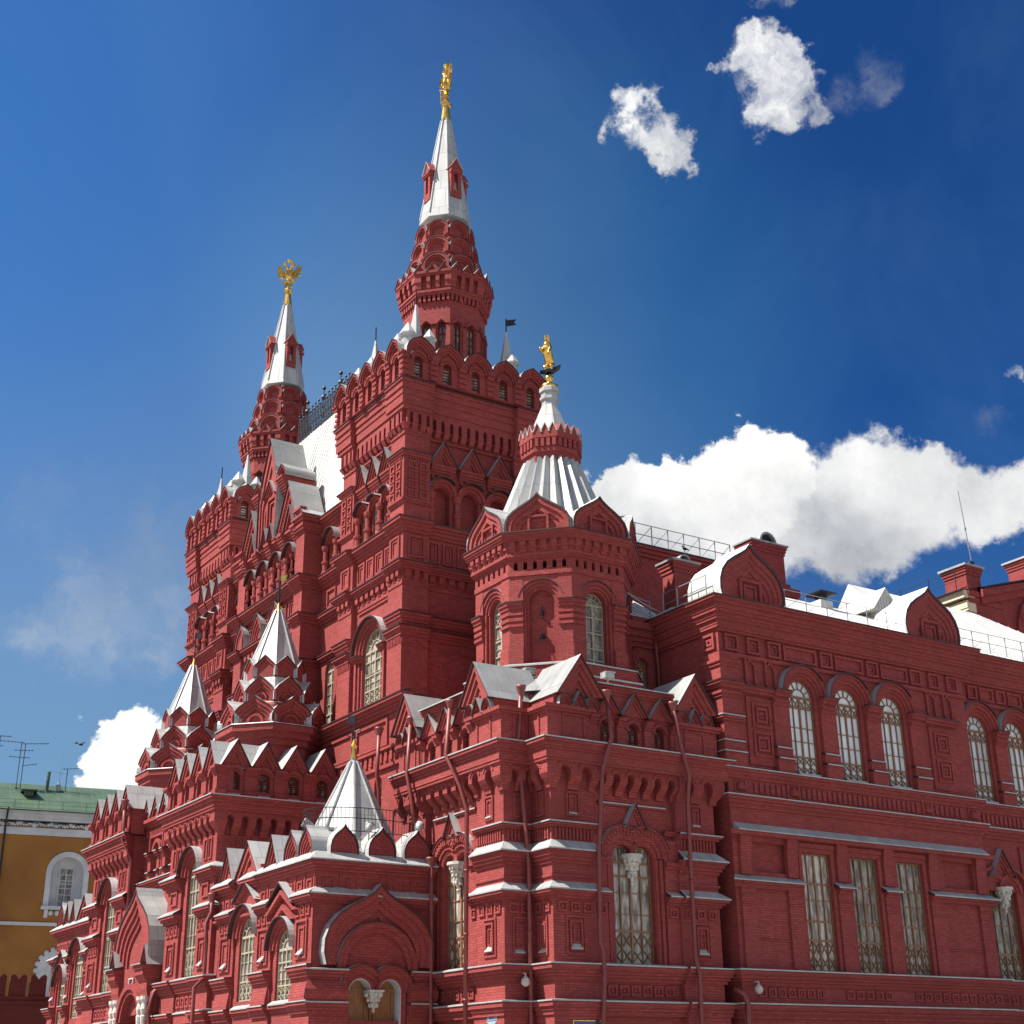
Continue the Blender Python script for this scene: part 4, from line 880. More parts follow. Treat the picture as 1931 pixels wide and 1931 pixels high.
def great_roof():
    r = MB(); y0, y1 = 59.9, 75.1
    xm = 31.4; zr = 37.1; ra, rb = 64.3, 70.9
    r.add([(29.5, y0, 28.6), (29.5, y1, 28.6), (xm-.5, rb, zr), (xm-.5, ra, zr), (xm+.5, ra, zr), (xm+.5, rb, zr), (36, y1, 28.6), (36, y0, 28.6)], [(0, 1, 2, 3), (3, 2, 5, 4), (4, 5, 6, 7), (0, 3, 4, 7), (1, 6, 5, 2)])
    for i in range(31):
        y = y0+.2+i*.49; p0 = Vector((29.5, y, 28.6)); p1 = Vector((xm-.5, min(max(ra+(y-ra)*.6, ra), rb), zr)); tube(r, [p0, p1], .035, 4)
    gr = part(r, 'steep_white_roof', WHITE)
    c = MB()
    for q in (-.5, .5):
        f = FX(xm+q)
        for z, t in ((.1, .05), (.7, .035), (1.2, .035)): box(c, f, ra, rb, zr+z, zr+z+t, -.02, .02)
        n = int((rb-ra)/.22)
        for i in range(n+1):
            u = ra+.22*i; tall = i % 10 == 5; zt = zr+(2.3 if tall else 1.5 if i % 2 else 1.8)
            tube(c, [f.P(u, zr, 0), f.P(u, zt, 0)], .035, 5); ball(c, f.P(u, zt, 0), .07 if not tall else .12, seg=6)
            if i < n: arch(c, f, u+.11, zr+(.7 if i % 2 else 1.0), .08, .125, -.02, .02, 0, 0, 2*PI, 8)
            if tall: ball(c, f.P(u, zr+1.7, 0), .16, seg=6)
    part(c, 'roof_cresting', IRON, gr)
# ------------------------------------------------------------------ low base wall of the towers behind the annexes
def base_wall():
    b, m = pair(); f = FX(28.3)
    bw = part(MB_core([(29, 37, 51.5, 84)], 0, 17), 'tower_base_wall', BR)
    for u0, u1 in ((51.72, 64), (71, 83.4)):
        wallop(b, f, u0, u1, 0, 17.0, [(u0+6.3, .7, 11.5, 14.2, True), (u0+7.4, .7, 11.5, 14.2, True), (u0+2.9, .7, 11.5, 14.2, True), (u0+4.0, .7, 11.5, 14.2, True)], -.5, 0)
        for c in (u0+2.9, u0+4, u0+6.3, u0+7.4): window(bw, f, c, .72, 11.5, 14.22, -.35, True, 'pale', GLD, 1)
        teeth(b, f, u0, u1, 26, 14.7, 15.2, -.02, .08); frame(b, f, u0+2, u0+5, 15.4, 16.6, .12, .1); frame(b, f, u0+5.4, u0+8.4, 15.4, 16.6, .12, .1)
        courses(b, f, u0, u1, 14.4, [(.15, .12)]); courses(b, f, u0, u1, 15.2, [(.12, .14)])
        t = courses(b, f, u0, u1, 16.75, [(.14, .1), (.14, .2), (.14, .3), (.14, .42)]); cap(m, f, u0, u1, t, .42, .12)
    fill(bw, b, MET)
# ------------------------------------------------------------------ vestibule: two tented bays and the porch
def vpil(b, m, f, u0, u1, e0=0, e1=0):
    w = u1-u0; c = (u0+u1)/2
    box(b, f, u0, u1, 0, 11.9, -.3, .12, 0, e0, e1)
    courses(b, f, u0, u1, 4.3, [(.14, .18), (.14, .24), (.14, .32)], e0, e1); cap(m, f, u0, u1, 4.72, .32, .05, e0, e1)
    courses(b, f, u0, u1, 5.55, [(.12, .18), (.12, .25), (.14, .32), (.14, .4)], e0, e1); cap(m, f, u0, u1, 6.07, .4, .06, e0, e1)
    g = f.off(.12)
    frame(b, g, c-w*.3, c+w*.3, 6.4, 7.75, .08, .07); frame(b, g, c-w*.14, c+w*.14, 6.65, 7.5, .06, .05); prof(m, g, c-.2, c+.2, [(0, 6.55), (.16, 6.52), (.16, 6.55), (0, 6.75)])
    squares(b, g, u0+.05, u1-.05, 3, 8.0, 8.5)
    courses(b, f, u0, u1, 8.55, [(.12, .2), (.12, .28), (.12, .36)], e0, e1); cap(m, f, u0, u1, 8.92, .36, .26, e0, e1)
    frame(b, g, c-w*.25, c+w*.25, 9.35, 9.95, .08, .07)
    courses(b, f, u0, u1, 10.0, [(.12, .18), (.12, .25), (.12, .32), (.12, .4)], e0, e1); cap(m, f, u0, u1, 10.5, .4, .3, e0, e1)
    frame(b, g, c-w*.3, c-w*.05, 10.95, 11.85, .06, .06); frame(b, g, c+w*.05, c+w*.3, 10.95, 11.85, .06, .06)
def attic(b, m, f, u0, u1, k, par, e0=0, e1=0, depth=2.4, z=13.55):
    w = (u1-u0)/k; ff = f.off(.3)
    wallop(b, ff, u0, u1, z, z+1.3, [(u0+w*(i+.5), w*.4, z+.28, z+1.12, True) for i in range(k)], -.7, 0)
    if e0: box(b, ff, u0, u0+.001, z, z+1.3, -.7, 0, 0, 0, 0)
    box(b, ff, u0+.3, u1-.3, z, z+1.3, -.9, -.4)
    for i in range(k):
        c = u0+w*(i+.5); prof(m, ff, c-w*.2, c+w*.2, [(-.25, z), (.06, z+.03), (.06, z+.08), (-.25, z+.34)])
        def one(b, m):
            poly(b, ff, [(c-w/2, z+1.28), (c+w/2, z+1.28), (c, z+2.45)], -.5, -.03-.002*i)
            for q in range(2): chev(b, ff, c, w*(1-.24*q), z+1.28, 1.17*(1-.24*q), .15, -.1, .14-.07*q)
            roofv(m, ff, c, w, z+1.28, 1.18, -depth, .2, .07)
        apart('gable', par, one); window(par, ff, c, w*.4+.02, z+.28, z+1.13, -.3, True, 'dark', GLD, 1)
        arch(b, ff, c, z+.95, w*.2, w*.3, -.02, .07)
    for i in range(k+1):
        c = u0+w*i; a, d = max(u0, c-w*.19), min(u1, c+w*.19); e = (e0 if i == 0 else 0, e1 if i == k else 0)
        box(b, ff, a, d, z, z+1.2, -.1, .1, 0, *e); courses(b, ff, a, d, z+.95, [(.1, .15), (.1, .22), (.12, .28)], *e); courses(b, ff, a, d, z, [(.25, .16)], *e)
def bigarch(b, m, f, c, r, spring, lv=((0, .14, .02), (.14, .3, .1), (.3, .5, .18)), legs=None, pend=True):
    for a, d, n in lv:
        arch(b, f, c, spring, r+a, r+d, -.05, n)
        if legs:
            for s in (-1, 1): x, y = sorted((c+s*(r+a), c+s*(r+d))); box(b, f, x, y, legs, spring, -.05, n-.01)
    march(m, f, c, spring, r+lv[-1][1], r+lv[-1][1]+.05, -.05, lv[-1][2]+.18, 0, 0, PI)
def smalltent(par, cx, cy, z0):
    t, m = pair(); K = math.tan(PI/8)
    lathe(t, cx, cy, [(2.15, z0-1.0), (2.15, z0+.15), (2.3, z0+.2), (2.3, z0+.45), (2.45, z0+.5), (2.45, z0+.75), (2.62, z0+.8), (2.62, z0+1.1), (2.0, z0+1.3), (2.0, z0+2.1), (1.55, z0+2.6), (1.3, z0+3.4), (1.2, z0+4.4)], 8, PI/8)
    for A, z, w, h, sh, dp in ((2.3, z0+1.12, 1.95, 1.25, KEEL, .9), (1.78, z0+2.35, 1.5, 1.15, [(1, 0), (1, .35), (.7, .62), (.3, .85), (0, 1.02)], .6), (1.32, z0+3.65, 1.12, .95, [(1, 0), (1, .5), (0, 1.05)], .4)):
        for i in range(8):
            f = FO(cx, cy, 45*i, A-.12); kok(t, m, f, 0, w, z, h, .12, 3 if A > 1.5 else 1, .07, dp, sh, True, True, .15, .03); arch(t, f, 0, z+.12, w*.15, w*.22, -.1, .0, 0, 0, PI, 8)
    lathe(m, cx, cy, [(2.68, z0+1.1), (2.66, z0+1.14), (2.0, z0+1.2)], 8, PI/8, closed=False)
    lathe(m, cx, cy, [(2.05, z0+1.55), (1.85, z0+2.3), (1.6, z0+2.38)], 8, PI/8, closed=False); lathe(m, cx, cy, [(1.65, z0+2.7), (1.4, z0+3.6), (1.2, z0+3.66)], 8, PI/8, closed=False)
    fill(par, t, MET)
    c = MB(); zb, zt = z0+4.15, z0+7.3; lathe(c, cx, cy, [(1.32, zb), (1.3, zb+.1), (.14, zt)], 8, PI/8)
    for i in range(8): a = PI/8+PI/4*i; tube(c, [(cx+1.33*math.cos(a), cy+1.33*math.sin(a), zb), (cx+.15*math.cos(a), cy+.15*math.sin(a), zt)], .06, 6)
    part(c, 'white_tent_roof', MET, par)
    c = MB(); lathe(c, cx, cy, [(.18, zt-.05), (.03, zt+.42), (.03, zt+.5)], 8, PI/8); part(c, 'gilded_tip', GOLD, par)
    c = MB(); tube(c, [(cx, cy, zt+.4), (cx, cy, zt+1.9)], .035, 6); f = Fr((cx, cy), (.75, -.66), (.66, .75))
    for s in (-1, 1): tube(c, [f.P(0, zt+.7, 0), f.P(s*.22, zt+.85, 0), f.P(s*.1, zt+1.05, 0)], .025, 5)
    box(c, f, -.25, .25, zt+1.1, zt+1.15, -.02, .02); part(c, 'finial_rod', IRON, par)
    c = MB(); poly(c, f, [(.03, zt+1.58), (.36, zt+1.55), (.3, zt+1.68), (.38, zt+1.83), (.03, zt+1.83)], -.015, .015); part(c, 'vane_flag', GOLD if cy < 65 else IRON, par)
def vestibule():
    b, m = pair(); X = 22.9; f = FX(X)
    ve = part(MB_core([(X+1.9, 28.4, 60, 75.2), (X+.85, 28.4, 59.1, 64.2), (X+.85, 28.4, 70.6, 75.8)], 0, 14.2), 'entrance_vestibule', BR)
    for (u0, u1, wc) in ((59.0, 64.35, 61.65), (70.45, 75.9, 73.15)):
        ee0, ee1 = (1, 1)
        r = .72
        wallop(b, f, u0, u1, 4.7, 12.0, [(wc, 2*r, 6.1, 11.2, True)], -.55, 0)
        box(b, f, u0, u1, 0, 4.75, -.5, 0)
        for y in (u0+.01, u1-.21): box(b, f, y, y+.2, 0, 13.5, -1.2, -.02)
        vpil(b, m, f, u0, wc-1.12, 1, 0); vpil(b, m, f, wc+1.12, u1, 0, 1)
        bigarch(b, m, f, wc, r, 10.5, ((0, .13, .02), (.13, .3, .12), (.3, .48, .22)), None); teeth(b, f, wc-1.1, wc+1.1, 1, 4.3, 4.7, -.1, .1, 1); cap(m, f, wc-1.1, wc+1.1, 4.72, .1, .05); squares(b, f, wc-1.05, wc+1.05, 4, 4.95, 5.4)
        courses(b, f, wc-1.12, wc+1.12, 5.55, [(.12, .1), (.12, .16), (.14, .22), (.14, .3)]); cap(m, f, wc-1.12, wc+1.12, 6.07, .3, .1)
        corbel(b, f, u0, u1, 8, 11.9, 12.9, .42, 1, 1)
        courses(b, f, u0, u1, 12.9, [(.12, .44), (.2, .48), (.14, .56), (.14, .64)], 1, 1); cap(m, f, u0, u1, 13.5, .64, .05, 1, 1)
        attic(b, m, f, u0-.28, u1+.28, 4, ve, 1, 1)
        window(ve, f, wc, 2*r+.02, 6.1, 11.22, -.2, True, 'pale', GLD, 3, None, [.3, .62, .85], .28)
    # side face to the right
    g = FY(59.0); box(b, g, X, 28.5, 0, 12.0, -.5, 0); corbel(b, g, X, 28.3, 8, 11.9, 12.9, .42, 1, 0)
    courses(b, g, X, 28.3, 12.9, [(.12, .44), (.2, .48), (.14, .56), (.14, .64)], 1, 0); cap(m, g, X, 28.3, 13.5, .64, .05, 1, 0); attic(b, m, g, X-.28, 28.3, 4, ve, 1, 0, 2.0)
    frame(b, g, X+.3, X+1.5, 9.2, 11.6, .08, .07); courses(b, g, X, 28.3, 11.55, [(.1, .1)], 1, 0); vpil(b, m, g, X, X+1.4, 1, 0)
    # recessed middle
    fm = FX(23.5); a, d = 64.35, 70.45; c = 67.4
    wallop(b, fm, a, d, 9, 13.9, [(66.35, .8, 11.05, 12.9, True), (68.4, .8, 11.05, 12.9, True)], -.5, 0); box(b, fm, a, d, 0, 9, -.5, 0)
    for u in (66.35, 68.4):
        window(ve, fm, u, .82, 11.05, 12.92, -.4, True, 'pale', GLD, 2)
        for s in (-1, 1): box(b, fm, u+s*.62-.18, u+s*.62+.18, 11.05, 12.4, -.05, .2); courses(b, fm, u+s*.62-.2, u+s*.62+.2, 12.2, [(.1, .26), (.12, .34)]); cap(m, fm, u+s*.62-.2, u+s*.62+.2, 12.42, .34, .12); cap(m, fm, u+s*.62-.2, u+s*.62+.2, 11.5, .24, .1)
        arch(b, fm, u, 12.5, .42, .6, -.05, .14)
        frame(b, fm, u-.95, u+.95, 10.95, 13.3, .1, .16)
    courses(b, fm, a, d, 10.75, [(.12, .1), (.12, .2), (.1, .28)]); cap(m, fm, a, d, 11.1, .28, .04); teeth(b, fm, a+.2, d-.2, 30, 13.3, 13.7, -.02, .08); courses(b, fm, a, d, 13.75, [(.12, .1), (.12, .2), (.16, .3)])
    w = 1.22
    for i in range(5):
        cc = a+w*(i+.5); poly(b, fm, [(cc-w/2, 14.15), (cc+w/2, 14.15), (cc, 15.2)], -.5, .14); chev(b, fm, cc, w, 14.15, 1.05, .13, -.1, .26); apart('gable_roof', ve, lambda q, r: roofv(r, fm, cc, w, 14.15, 1.06, -2, .32, .06)); box(b, fm, cc-w/2, cc+w/2, 13.9, 14.17, -.5, .2)
    fill(ve, b, MET)
    r = MB(); box(r, f0, X+.4, 28.4, 14.6, 14.75, 59.4, 75.5); part(r, 'metal_roof', ZINC, ve)
    for yy, lab in ((61.9, None), (73.3, None)): 
        tn = part(MB_core([(25.2, 27.5, yy-1, yy+1)], 14.6, 16.0), 'tented_turret', BR); smalltent(tn, 26.35, yy, 16.15)
    drainpipe(ve, [(23.0, 64.55, 11.6), (23.05, 64.6, 9.0), (23.0, 64.55, 6.4), (22.4, 64.5, 5.7), (22.3, 64.5, 4.9), (22.35, 64.5, 4.4), (22.35, 64.5, 0)])
    drainpipe(ve, [(22.2, 70.2, 15.1), (22.25, 70.2, 13.2), (22.75, 70.1, 12.2), (22.8, 70.1, 4)])
    # the porch: keel-arched gable on paired columns
    p, pm = pair(); fp = FX(22.35); c = 67.35
    po = part(MB_core([(22.7, 23.4, 64.9, 69.8)], 4.9, 7.2), 'porch', BR)
    kok(p, pm, fp, c, 4.6, 6.9, 3.3, .1, 4, .1, 1.3, KEEL, True, True, .1, .12)
    for s in (-1, 1):
        u = c+s*1.95; prof(p, fp, u-.55, u+.55, [(-1.2, 5.6), (.05, 5.6), (.12, 5.9), (.12, 6.2), (.35, 6.5), (.35, 6.75), (-1.2, 6.75)]); box(p, fp, u-.62, u+.62, 6.75, 6.95, -1.2, .42); cap(pm, fp, u-.66, u+.66, 6.95, .42, .12)
        tri_gable(p, pm, fp, u+s*.25, .9, 6.98, .8, .2, 1.2, 2, .07)
        for q in (-.28, .28):
            st = MB(); x, y, _ = fp.P(u+q, 0, .05)
            lathe(st, x, y, [(.15, 4.0), (.2, 4.3), (.13, 4.4), (.16, 4.75), (.12, 4.8), (.18, 5.05), (.12, 5.3), (.2, 5.45), (.2, 5.6)], 10, 0); part(st, 'stone_column', STONE, po)
        lathe(p, *fp.P(u, 0, -.1)[:2], [(.55, 0), (.55, 3.6), (.7, 3.7), (.7, 4.0)], 8, PI/8)
    arch(p, fp, c, 4.6, 1.2, 1.4, -1.2, .0); arch(p, fp, c, 4.6, 1.4, 1.65, -1.2, .1); spand(p, fp, c-2.2, c+2.2, 4.6, 6.95, c, 1.2, -1.2, -.05)
    fill(po, p, ZINC)
    pl = MB(); frame(pl, fp, c-.3, c+.3, 6.05, 6.5, .05, .04); part(pl, 'relief_plate', STONE, po)
# ------------------------------------------------------------------ side annexes
def apil(b, m, f, u0, u1, e0=0, e1=0, top=8.4):
    w = u1-u0; c = (u0+u1)/2
    box(b, f, u0, u1, 0, top, -.3, .1, 0, e0, e1)
    courses(b, f, u0, u1, 4.2, [(.12, .16), (.14, .22), (.14, .3)], e0, e1); cap(m, f, u0, u1, 4.6, .3, .04, e0, e1)
    prof(b, f, u0+.06, u1-.06, [(-.05, 4.65), (.24, 4.65), (.24, 4.8), (.14, 5.3), (-.05, 5.3)])
    courses(b, f, u0, u1, 5.3, [(.14, .14), (.12, .22), (.12, .28), (.14, .34)], e0, e1); cap(m, f, u0, u1, 5.83, .34, .04, e0, e1)
    g = f.off(.1); frame(b, g, c-w*.34, c+w*.34, 6.1, 7.5, .09, .07); frame(b, g, c-w*.17, c+w*.17, 6.35, 7.25, .07, .05); prof(m, g, c-.2, c+.2, [(0, 6.26), (.16, 6.24), (.16, 6.27), (0, 6.46)])
    squares(b, g, u0+.04, u1-.04, 3, 7.62, 8.02); courses(b, f, u0, u1, 8.05, [(.1, .16), (.1, .24), (.12, .32)], e0, e1); cap(m, f, u0, u1, 8.37, .32, .22, e0, e1)
def annex():
    b, m = pair(); X = 23.0; f = FX(X); Y = 49.26; g = FY(Y)
    an = part(MB_core([(X+.6, 28.3, Y+.9, 58.8)], 0, 8.4), 'side_entrance_annex', BR)
    w1, w2 = 51.75, 55.45
    wallop(b, f, Y, 59, 4.6, 8.5, [(w1, 1.44, 4.72, 7.3, True), (w2, 1.5, 4.9, 8.1, True)], -.5, 0); box(b, f, Y, 59, 0, 4.62, -.5, -.01)
    box(b, f, 54.4, 58.9, 8.4, 10.1, -.5, 0)
    apil(b, m, f, Y, 50.72, 1, 0); apil(b, m, f, 52.8, 54.3, 0, 0); apil(b, m, f, 56.6, 58.2, 0, 0)
    for u in (w1, w2): courses(b, f, u-1.0, u+1.0, 4.2, [(.12, .0), (.14, .06), (.14, .14)], nb=-.4); cap(m, f, u-.9, u+.9, 4.6, .14, .12)
    bigarch(b, m, f, w1, .72, 6.6, ((0, .13, .02), (.13, .28, .1), (.28, .42, .17)), None); bigarch(b, m, f, w2, .75, 7.35, ((0, .13, .02), (.13, .3, .1), (.3, .48, .18)), None)
    chev(b, f, w1, 2.2, 7.6, .62, .16, -.05, .2); chev(b, f, w1, 2.9, 7.9, .85, .14, -.05, .3); roofv(m, f, w1, 2.3, 8.25, .75, -.1, .4, .07); squares(b, f, w1-.7, w1+.7, 3, 7.95, 8.3)
    for wc, v0, v1, ww in ((w1, 4.72, 7.32, 1.46), (w2, 4.9, 8.12, 1.52)): window(an, f, wc, ww, v0, v1, -.16, True, 'pale', GLD, 3, None, [.3, .75], .3)
    # right block with door; upper band of panels and kokoshniks
    for ff, u0, u1, e0, e1 in ((f, Y, 54.4, 1, 0), (g, X, 28.05, 1, 0)):
        box(b, ff, u0, u1, 8.38, 9.6, -.5, 0, 0, e0, e1); k = int((u1-u0)/.85)
        for i in range(k):
            w = (u1-u0)/k; shir(b, ff, u0+w*(i+.5), 8.78, w*.5, .36, .05)
            box(b, ff, u0+w*i-.03 if i else u0, u0+w*i+.03, 8.65, 9.3, -.02, .04)
        courses(b, ff, u0, u1, 9.2, [(.12, .08), (.12, .16), (.14, .26)], e0, e1); cap(m, ff, u0, u1, 9.6, .3, .3, e0, e1)
    box(b, g, X, 28.05, 0, 3.95, -.5, 0, 0, 1, 0)
    wallop(b, g, X, 28.05, 3.95, 8.4, [(25.6, 2.5, 0, 5.6, False)], -.7, 0)
    courses(b, g, X, 28.05, 8.05, [(.1, .1), (.1, .18), (.12, .26)], 1, 0); cap(m, g, X, 28.05, 8.37, .26, .24, 1, 0)
    for u0, u1, e in ((X, 24.3, 1), (26.9, 28.05, 0)):
        courses(b, g, u0, u1, 4.15, [(.12, .2), (.14, .26), (.14, .34)], e, 0); cap(m, g, u0, u1, 4.55, .34, .05, e, 0)
        prof(b, g, u0, u1, [(-.05, 4.6), (.34, 4.6), (.46, 4.85), (.46, 5.0), (.3, 5.3), (-.05, 5.3)], 0, e, 0); courses(b, g, u0, u1, 5.3, [(.12, .2), (.12, .28), (.14, .36)], e, 0); cap(m, g, u0, u1, 5.68, .36, .05, e, 0)
        box(b, g, u0, u1, 3.0, 5.7, -.2, .1, 0, e, 0); courses(b, g, u0, u1, 3.3, [(.15, .18)], e, 0)
    c = 25.55
    kok(b, m, g, c, 4.3, 5.85, 2.75, .42, 4, .09, .05, KEEL, True, True, .095, .05)
    arch(b, g, c, 5.75, 1.5, 1.68, -.1, .3); arch(b, g, c, 5.75, 1.3, 1.5, -.1, .22); march(m, g, c, 5.75, 1.68, 1.71, -.1, .34, 0, .9, PI-.1)
    spand(b, g, c-2.0, c+2.0, 5.75, 5.78+1.3, c, 1.29, -.1, .04); poly(b, g, arcp(c, 5.6, 1.35), -.3, .02)
    for s in (-1, 1):
        cc = c+s*.62
        for ri, ro, n in ((.47, .6, .12), (.6, .78, .2), (.78, .95, .28)): arch(b, g, cc, 4.95, ri, ro, -.1, n+.003*s, 0, .75 if s < 0 and ri > .5 else 0, PI-.75 if s > 0 and ri > .5 else PI)
        march(m, g, cc, 4.95, .95, .98, -.1, .36, 0, .8 if s < 0 else .3, PI-.8 if s > 0 else PI)
        spand(b, g, cc-.625, cc+.625, 4.95, 5.8, cc, .47, -.7, .06)
    w = MB()
    for s in (-1, 1): 
        cc = c+s*.62; arch(w, g, cc, 4.95, .44, .475, -.62, .1, 0, 0, PI, 16)
        x0, x1 = sorted((cc+.47, cc+.44)); box(w, g, x0, x1, 0 if s > 0 else 4.9, 4.95, -.62, .098)
    part(w, 'white_arch_lining', WPL, an)
    box(b, g, c+1.09, c+1.3, 0, 5, -.7, .1); box(b, g, c-1.3, c-1.09, 0, 5, -.7, .1)
    pendant(an, g, c, -.02, 4.22, 5.02, .42, True)
    d = MB()
    for s in (-1, 1):
        u0, u1 = sorted((c+s*.02, c+s*1.1)); box(d, g, u0, u1, 0, 5.5, -.5, -.36); cc = (u0+u1)/2
        for z0, z1 in ((.3, 1.4), (1.6, 2.7), (2.9, 3.7), (3.95, 5.1)): frame(d, g.off(-.36), cc-.42, cc+.42, z0, z1, .09, .05)
        box(d, g, c-1.1, c+1.1, 3.72, 3.86, -.5, -.27) if s > 0 else None
        box(d, g, *sorted((c+s*1.05, c+s*.55)), 3.3, 3.38, -.4, -.3, 1); box(d, g, *sorted((c+s*1.05, c+s*.75)), 3.18, 3.5, -.4, -.305, 1)
    part(d, 'wooden_door', [DOORW, IRON], an)
    # kokoshniks on the roof edge and the tent
    for i, u in enumerate((24.15, 25.75, 27.3)): apart('kokoshnik', an, lambda q, r: kok(q, r, g.off(-.1), u, 1.05, 9.8, 1.05, .12, 3, .03, 1.1, KEEL, True, True, .17, .05))
    for i, u in enumerate((50.15, 51.5)): apart('kokoshnik', an, lambda q, r: kok(q, r, f.off(-.1), u, 1.05, 9.8, 1.05, .12, 4, .05, 1.2, KEEL, True, True, .14, .05))
    apart('gable', an, lambda q, r: tri_gable(q, r, f, 53.1, 1.3, 9.75, 1.25, .12, 2.6, 4, .07))
    courses(b, f, 54.4, 58.9, 8.05, [(.1, .08), (.1, .15)]); courses(b, f, 54.2, 56.0, 9.2, [(.12, .1), (.12, .2), (.14, .28)]); cap(m, f, 54.2, 55.9, 9.58, .28, .28)
    courses(b, f, 56.9, 58.9, 9.2, [(.12, .1), (.12, .2), (.14, .28)]); cap(m, f, 56.9, 58.9, 9.58, .28, .28)
    apart('gable', an, lambda q, r: tri_gable(q, r, f, 55.5, 2.6, 9.6, 1.5, .14, 2.6, 4, .09)); apart('gable', an, lambda q, r: tri_gable(q, r, f, 57.7, 1.3, 9.85, 1.25, .14, 2.6, 3, .07)); squares(b, f, 56.7, 58.6, 3, 8.55, 9.0); chev(b, f, 55.45, 2.3, 8.75, .8, .15, -.05, .2); roofv(m, f, 55.45, 2.3, 8.75, .8, 0, .32, .06)
    fill(an, b, MET)
    r = MB(); r.add([(X, Y, 9.75), (28.2, Y, 9.75), (28.2, 59, 9.75), (X, 59, 9.75), (24, 50.2, 10.6), (28.2, 50.2, 10.6), (28.2, 58.5, 10.6), (24, 58.5, 10.6)], [(0, 1, 5, 4), (1, 2, 6, 5), (2, 3, 7, 6), (3, 0, 4, 7), (4, 5, 6, 7)]); part(r, 'metal_roof', ZINC, an)
    c = MB(); cx, cy = 25.75, 51.9; lathe(c, cx, cy, [(1.8, 9.8), (1.8, 10.7), (1.7, 10.85), (.16, 14.05), (.13, 14.2)], 8, PI/8)
    for i in range(8): a = PI/8+PI/4*i; tube(c, [(cx+1.72*math.cos(a), cy+1.72*math.sin(a), 10.85), (cx+.17*math.cos(a), cy+.17*math.sin(a), 14.05)], .06, 6)
    part(c, 'white_tent_roof', MET, an)
    c = MB(); lathe(c, cx, cy, [(.16, 14.15), (.1, 14.45), (.08, 14.6), (.15, 14.7), (.1, 14.82), (.02, 15.0)], 8, 0); part(c, 'gilded_tip', GOLD, an)
    c = MB(); tube(c, [(cx, cy, 14.9), (cx, cy, 16.0)], .03, 6); ff = Fr((cx, cy), (.75, -.66), (.66, .75))
    for s in (-1, 1): tube(c, [ff.P(0, 15.05, 0), ff.P(s*.3, 15.15, 0), ff.P(s*.22, 15.4, 0), ff.P(0, 15.3, 0)], .03, 5)
    poly(c, ff, [(0, 15.7), (-.35, 15.65), (-.3, 15.95), (0, 16.0)], -.015, .015); part(c, 'finial_rod', IRON, an)
    # iron railing round the foot of the tent
    c = MB(); ring = [(cx+3.0*math.cos(a), cy+2.4*math.sin(a)) for a in [R_(x) for x in range(195, 360, 12)]]
    ring = [(max(x, 23.3), max(y, 49.55)) for x, y in ring]
    for z in (10.85, 11.35, 11.75): tube(c, [(x, y, z) for x, y in ring], .018, 5)
    for i in range(len(ring)-1):
        for q in (0, .25, .5, .75): x, y = [ring[i][k]*(1-q)+ring[i+1][k]*q for k in (0, 1)]; tube(c, [(x, y, 10.2 if q == 0 else 10.85), (x, y, 11.75)], .012, 4)
    part(c, 'roof_railing', IRON, an)
    drainpipe(an, [(22.6, 58.55, 9.3), (22.6, 58.5, 8.6), (22.35, 58.4, 8.1), (22.35, 58.2, 7.4), (22.5, 58.6, 6.9), (22.55, 58.7, 6.0), (22.2, 58.85, 5.6), (22.25, 58.85, 0)])
    drainpipe(an, [(27.75, 48.95, 9.9), (27.75, 48.9, 8.8), (27.75, 48.85, 4.6), (27.75, 48.85, 0)])
    return an
def left_annex():
    b, m = pair(); X = 23.0; f = FX(X)
    la = part(MB_core([(X+.6, 28.3, 75.5, 82.2)], 0, 9.8), 'far_annex', BR)
    w1, w2 = 77.95, 80.6
    wallop(b, f, 75.8, 82.45, 4.6, 10.0, [(w1, 1.5, 5.2, 8.7, True), (w2, 1.3, 5.0, 7.6, True)], -.5, 0); box(b, f, 75.8, 82.45, 0, 4.62, -.5, -.01)
    for u0, u1, e in ((75.8, 76.9, 0), (78.95, 79.8, 0), (81.45, 82.45, 1)): apil(b, m, f, u0, u1, 0, e)
    bigarch(b, m, f, w1, .75, 7.95, ((0, .13, .02), (.13, .3, .1), (.3, .48, .18))); bigarch(b, m, f, w2, .65, 6.95, ((0, .13, .02), (.13, .3, .1), (.3, .42, .18)))
    chev(b, f, w2, 2.2, 7.9, .8, .15, -.05, .2); roofv(m, f, w2, 2.2, 7.95, .8, 0, .32, .06)
    courses(b, f, 75.8, 82.45, 9.5, [(.14, .1), (.14, .2), (.14, .3)], 0, 1); cap(m, f, 75.8, 82.45, 9.93, .3, .28, 0, 1); squares(b, f, 79, 82.3, 5, 8.7, 9.2)
    tri_gable(b, m, f, 77.6, 2.4, 10.0, 1.4, .14, 2.6, 4, .09)
    for u in (79.4, 80.5): tri_gable(b, m, f, u, 1.1, 10.15, 1.15, .14, 2.6, 3, .07)
    kok(b, m, f, 81.7, 1.05, 10.15, 1.1, .14, 3, .06, 2.4)
    for wc, v0, v1, ww in ((w1, 5.2, 8.72, 1.52), (w2, 5.0, 7.62, 1.32)): window(la, f, wc, ww, v0, v1, -.16, True, 'pale', GLD, 3, None, [.3, .75], .3)
    fill(la, b, MET)
    r = MB(); lathe(r, 25.8, 81.2, [(2.0, 10.3), (1.9, 10.9), (.14, 14.2)], 8, PI/8); part(r, 'white_tent_roof', WHITE, la)
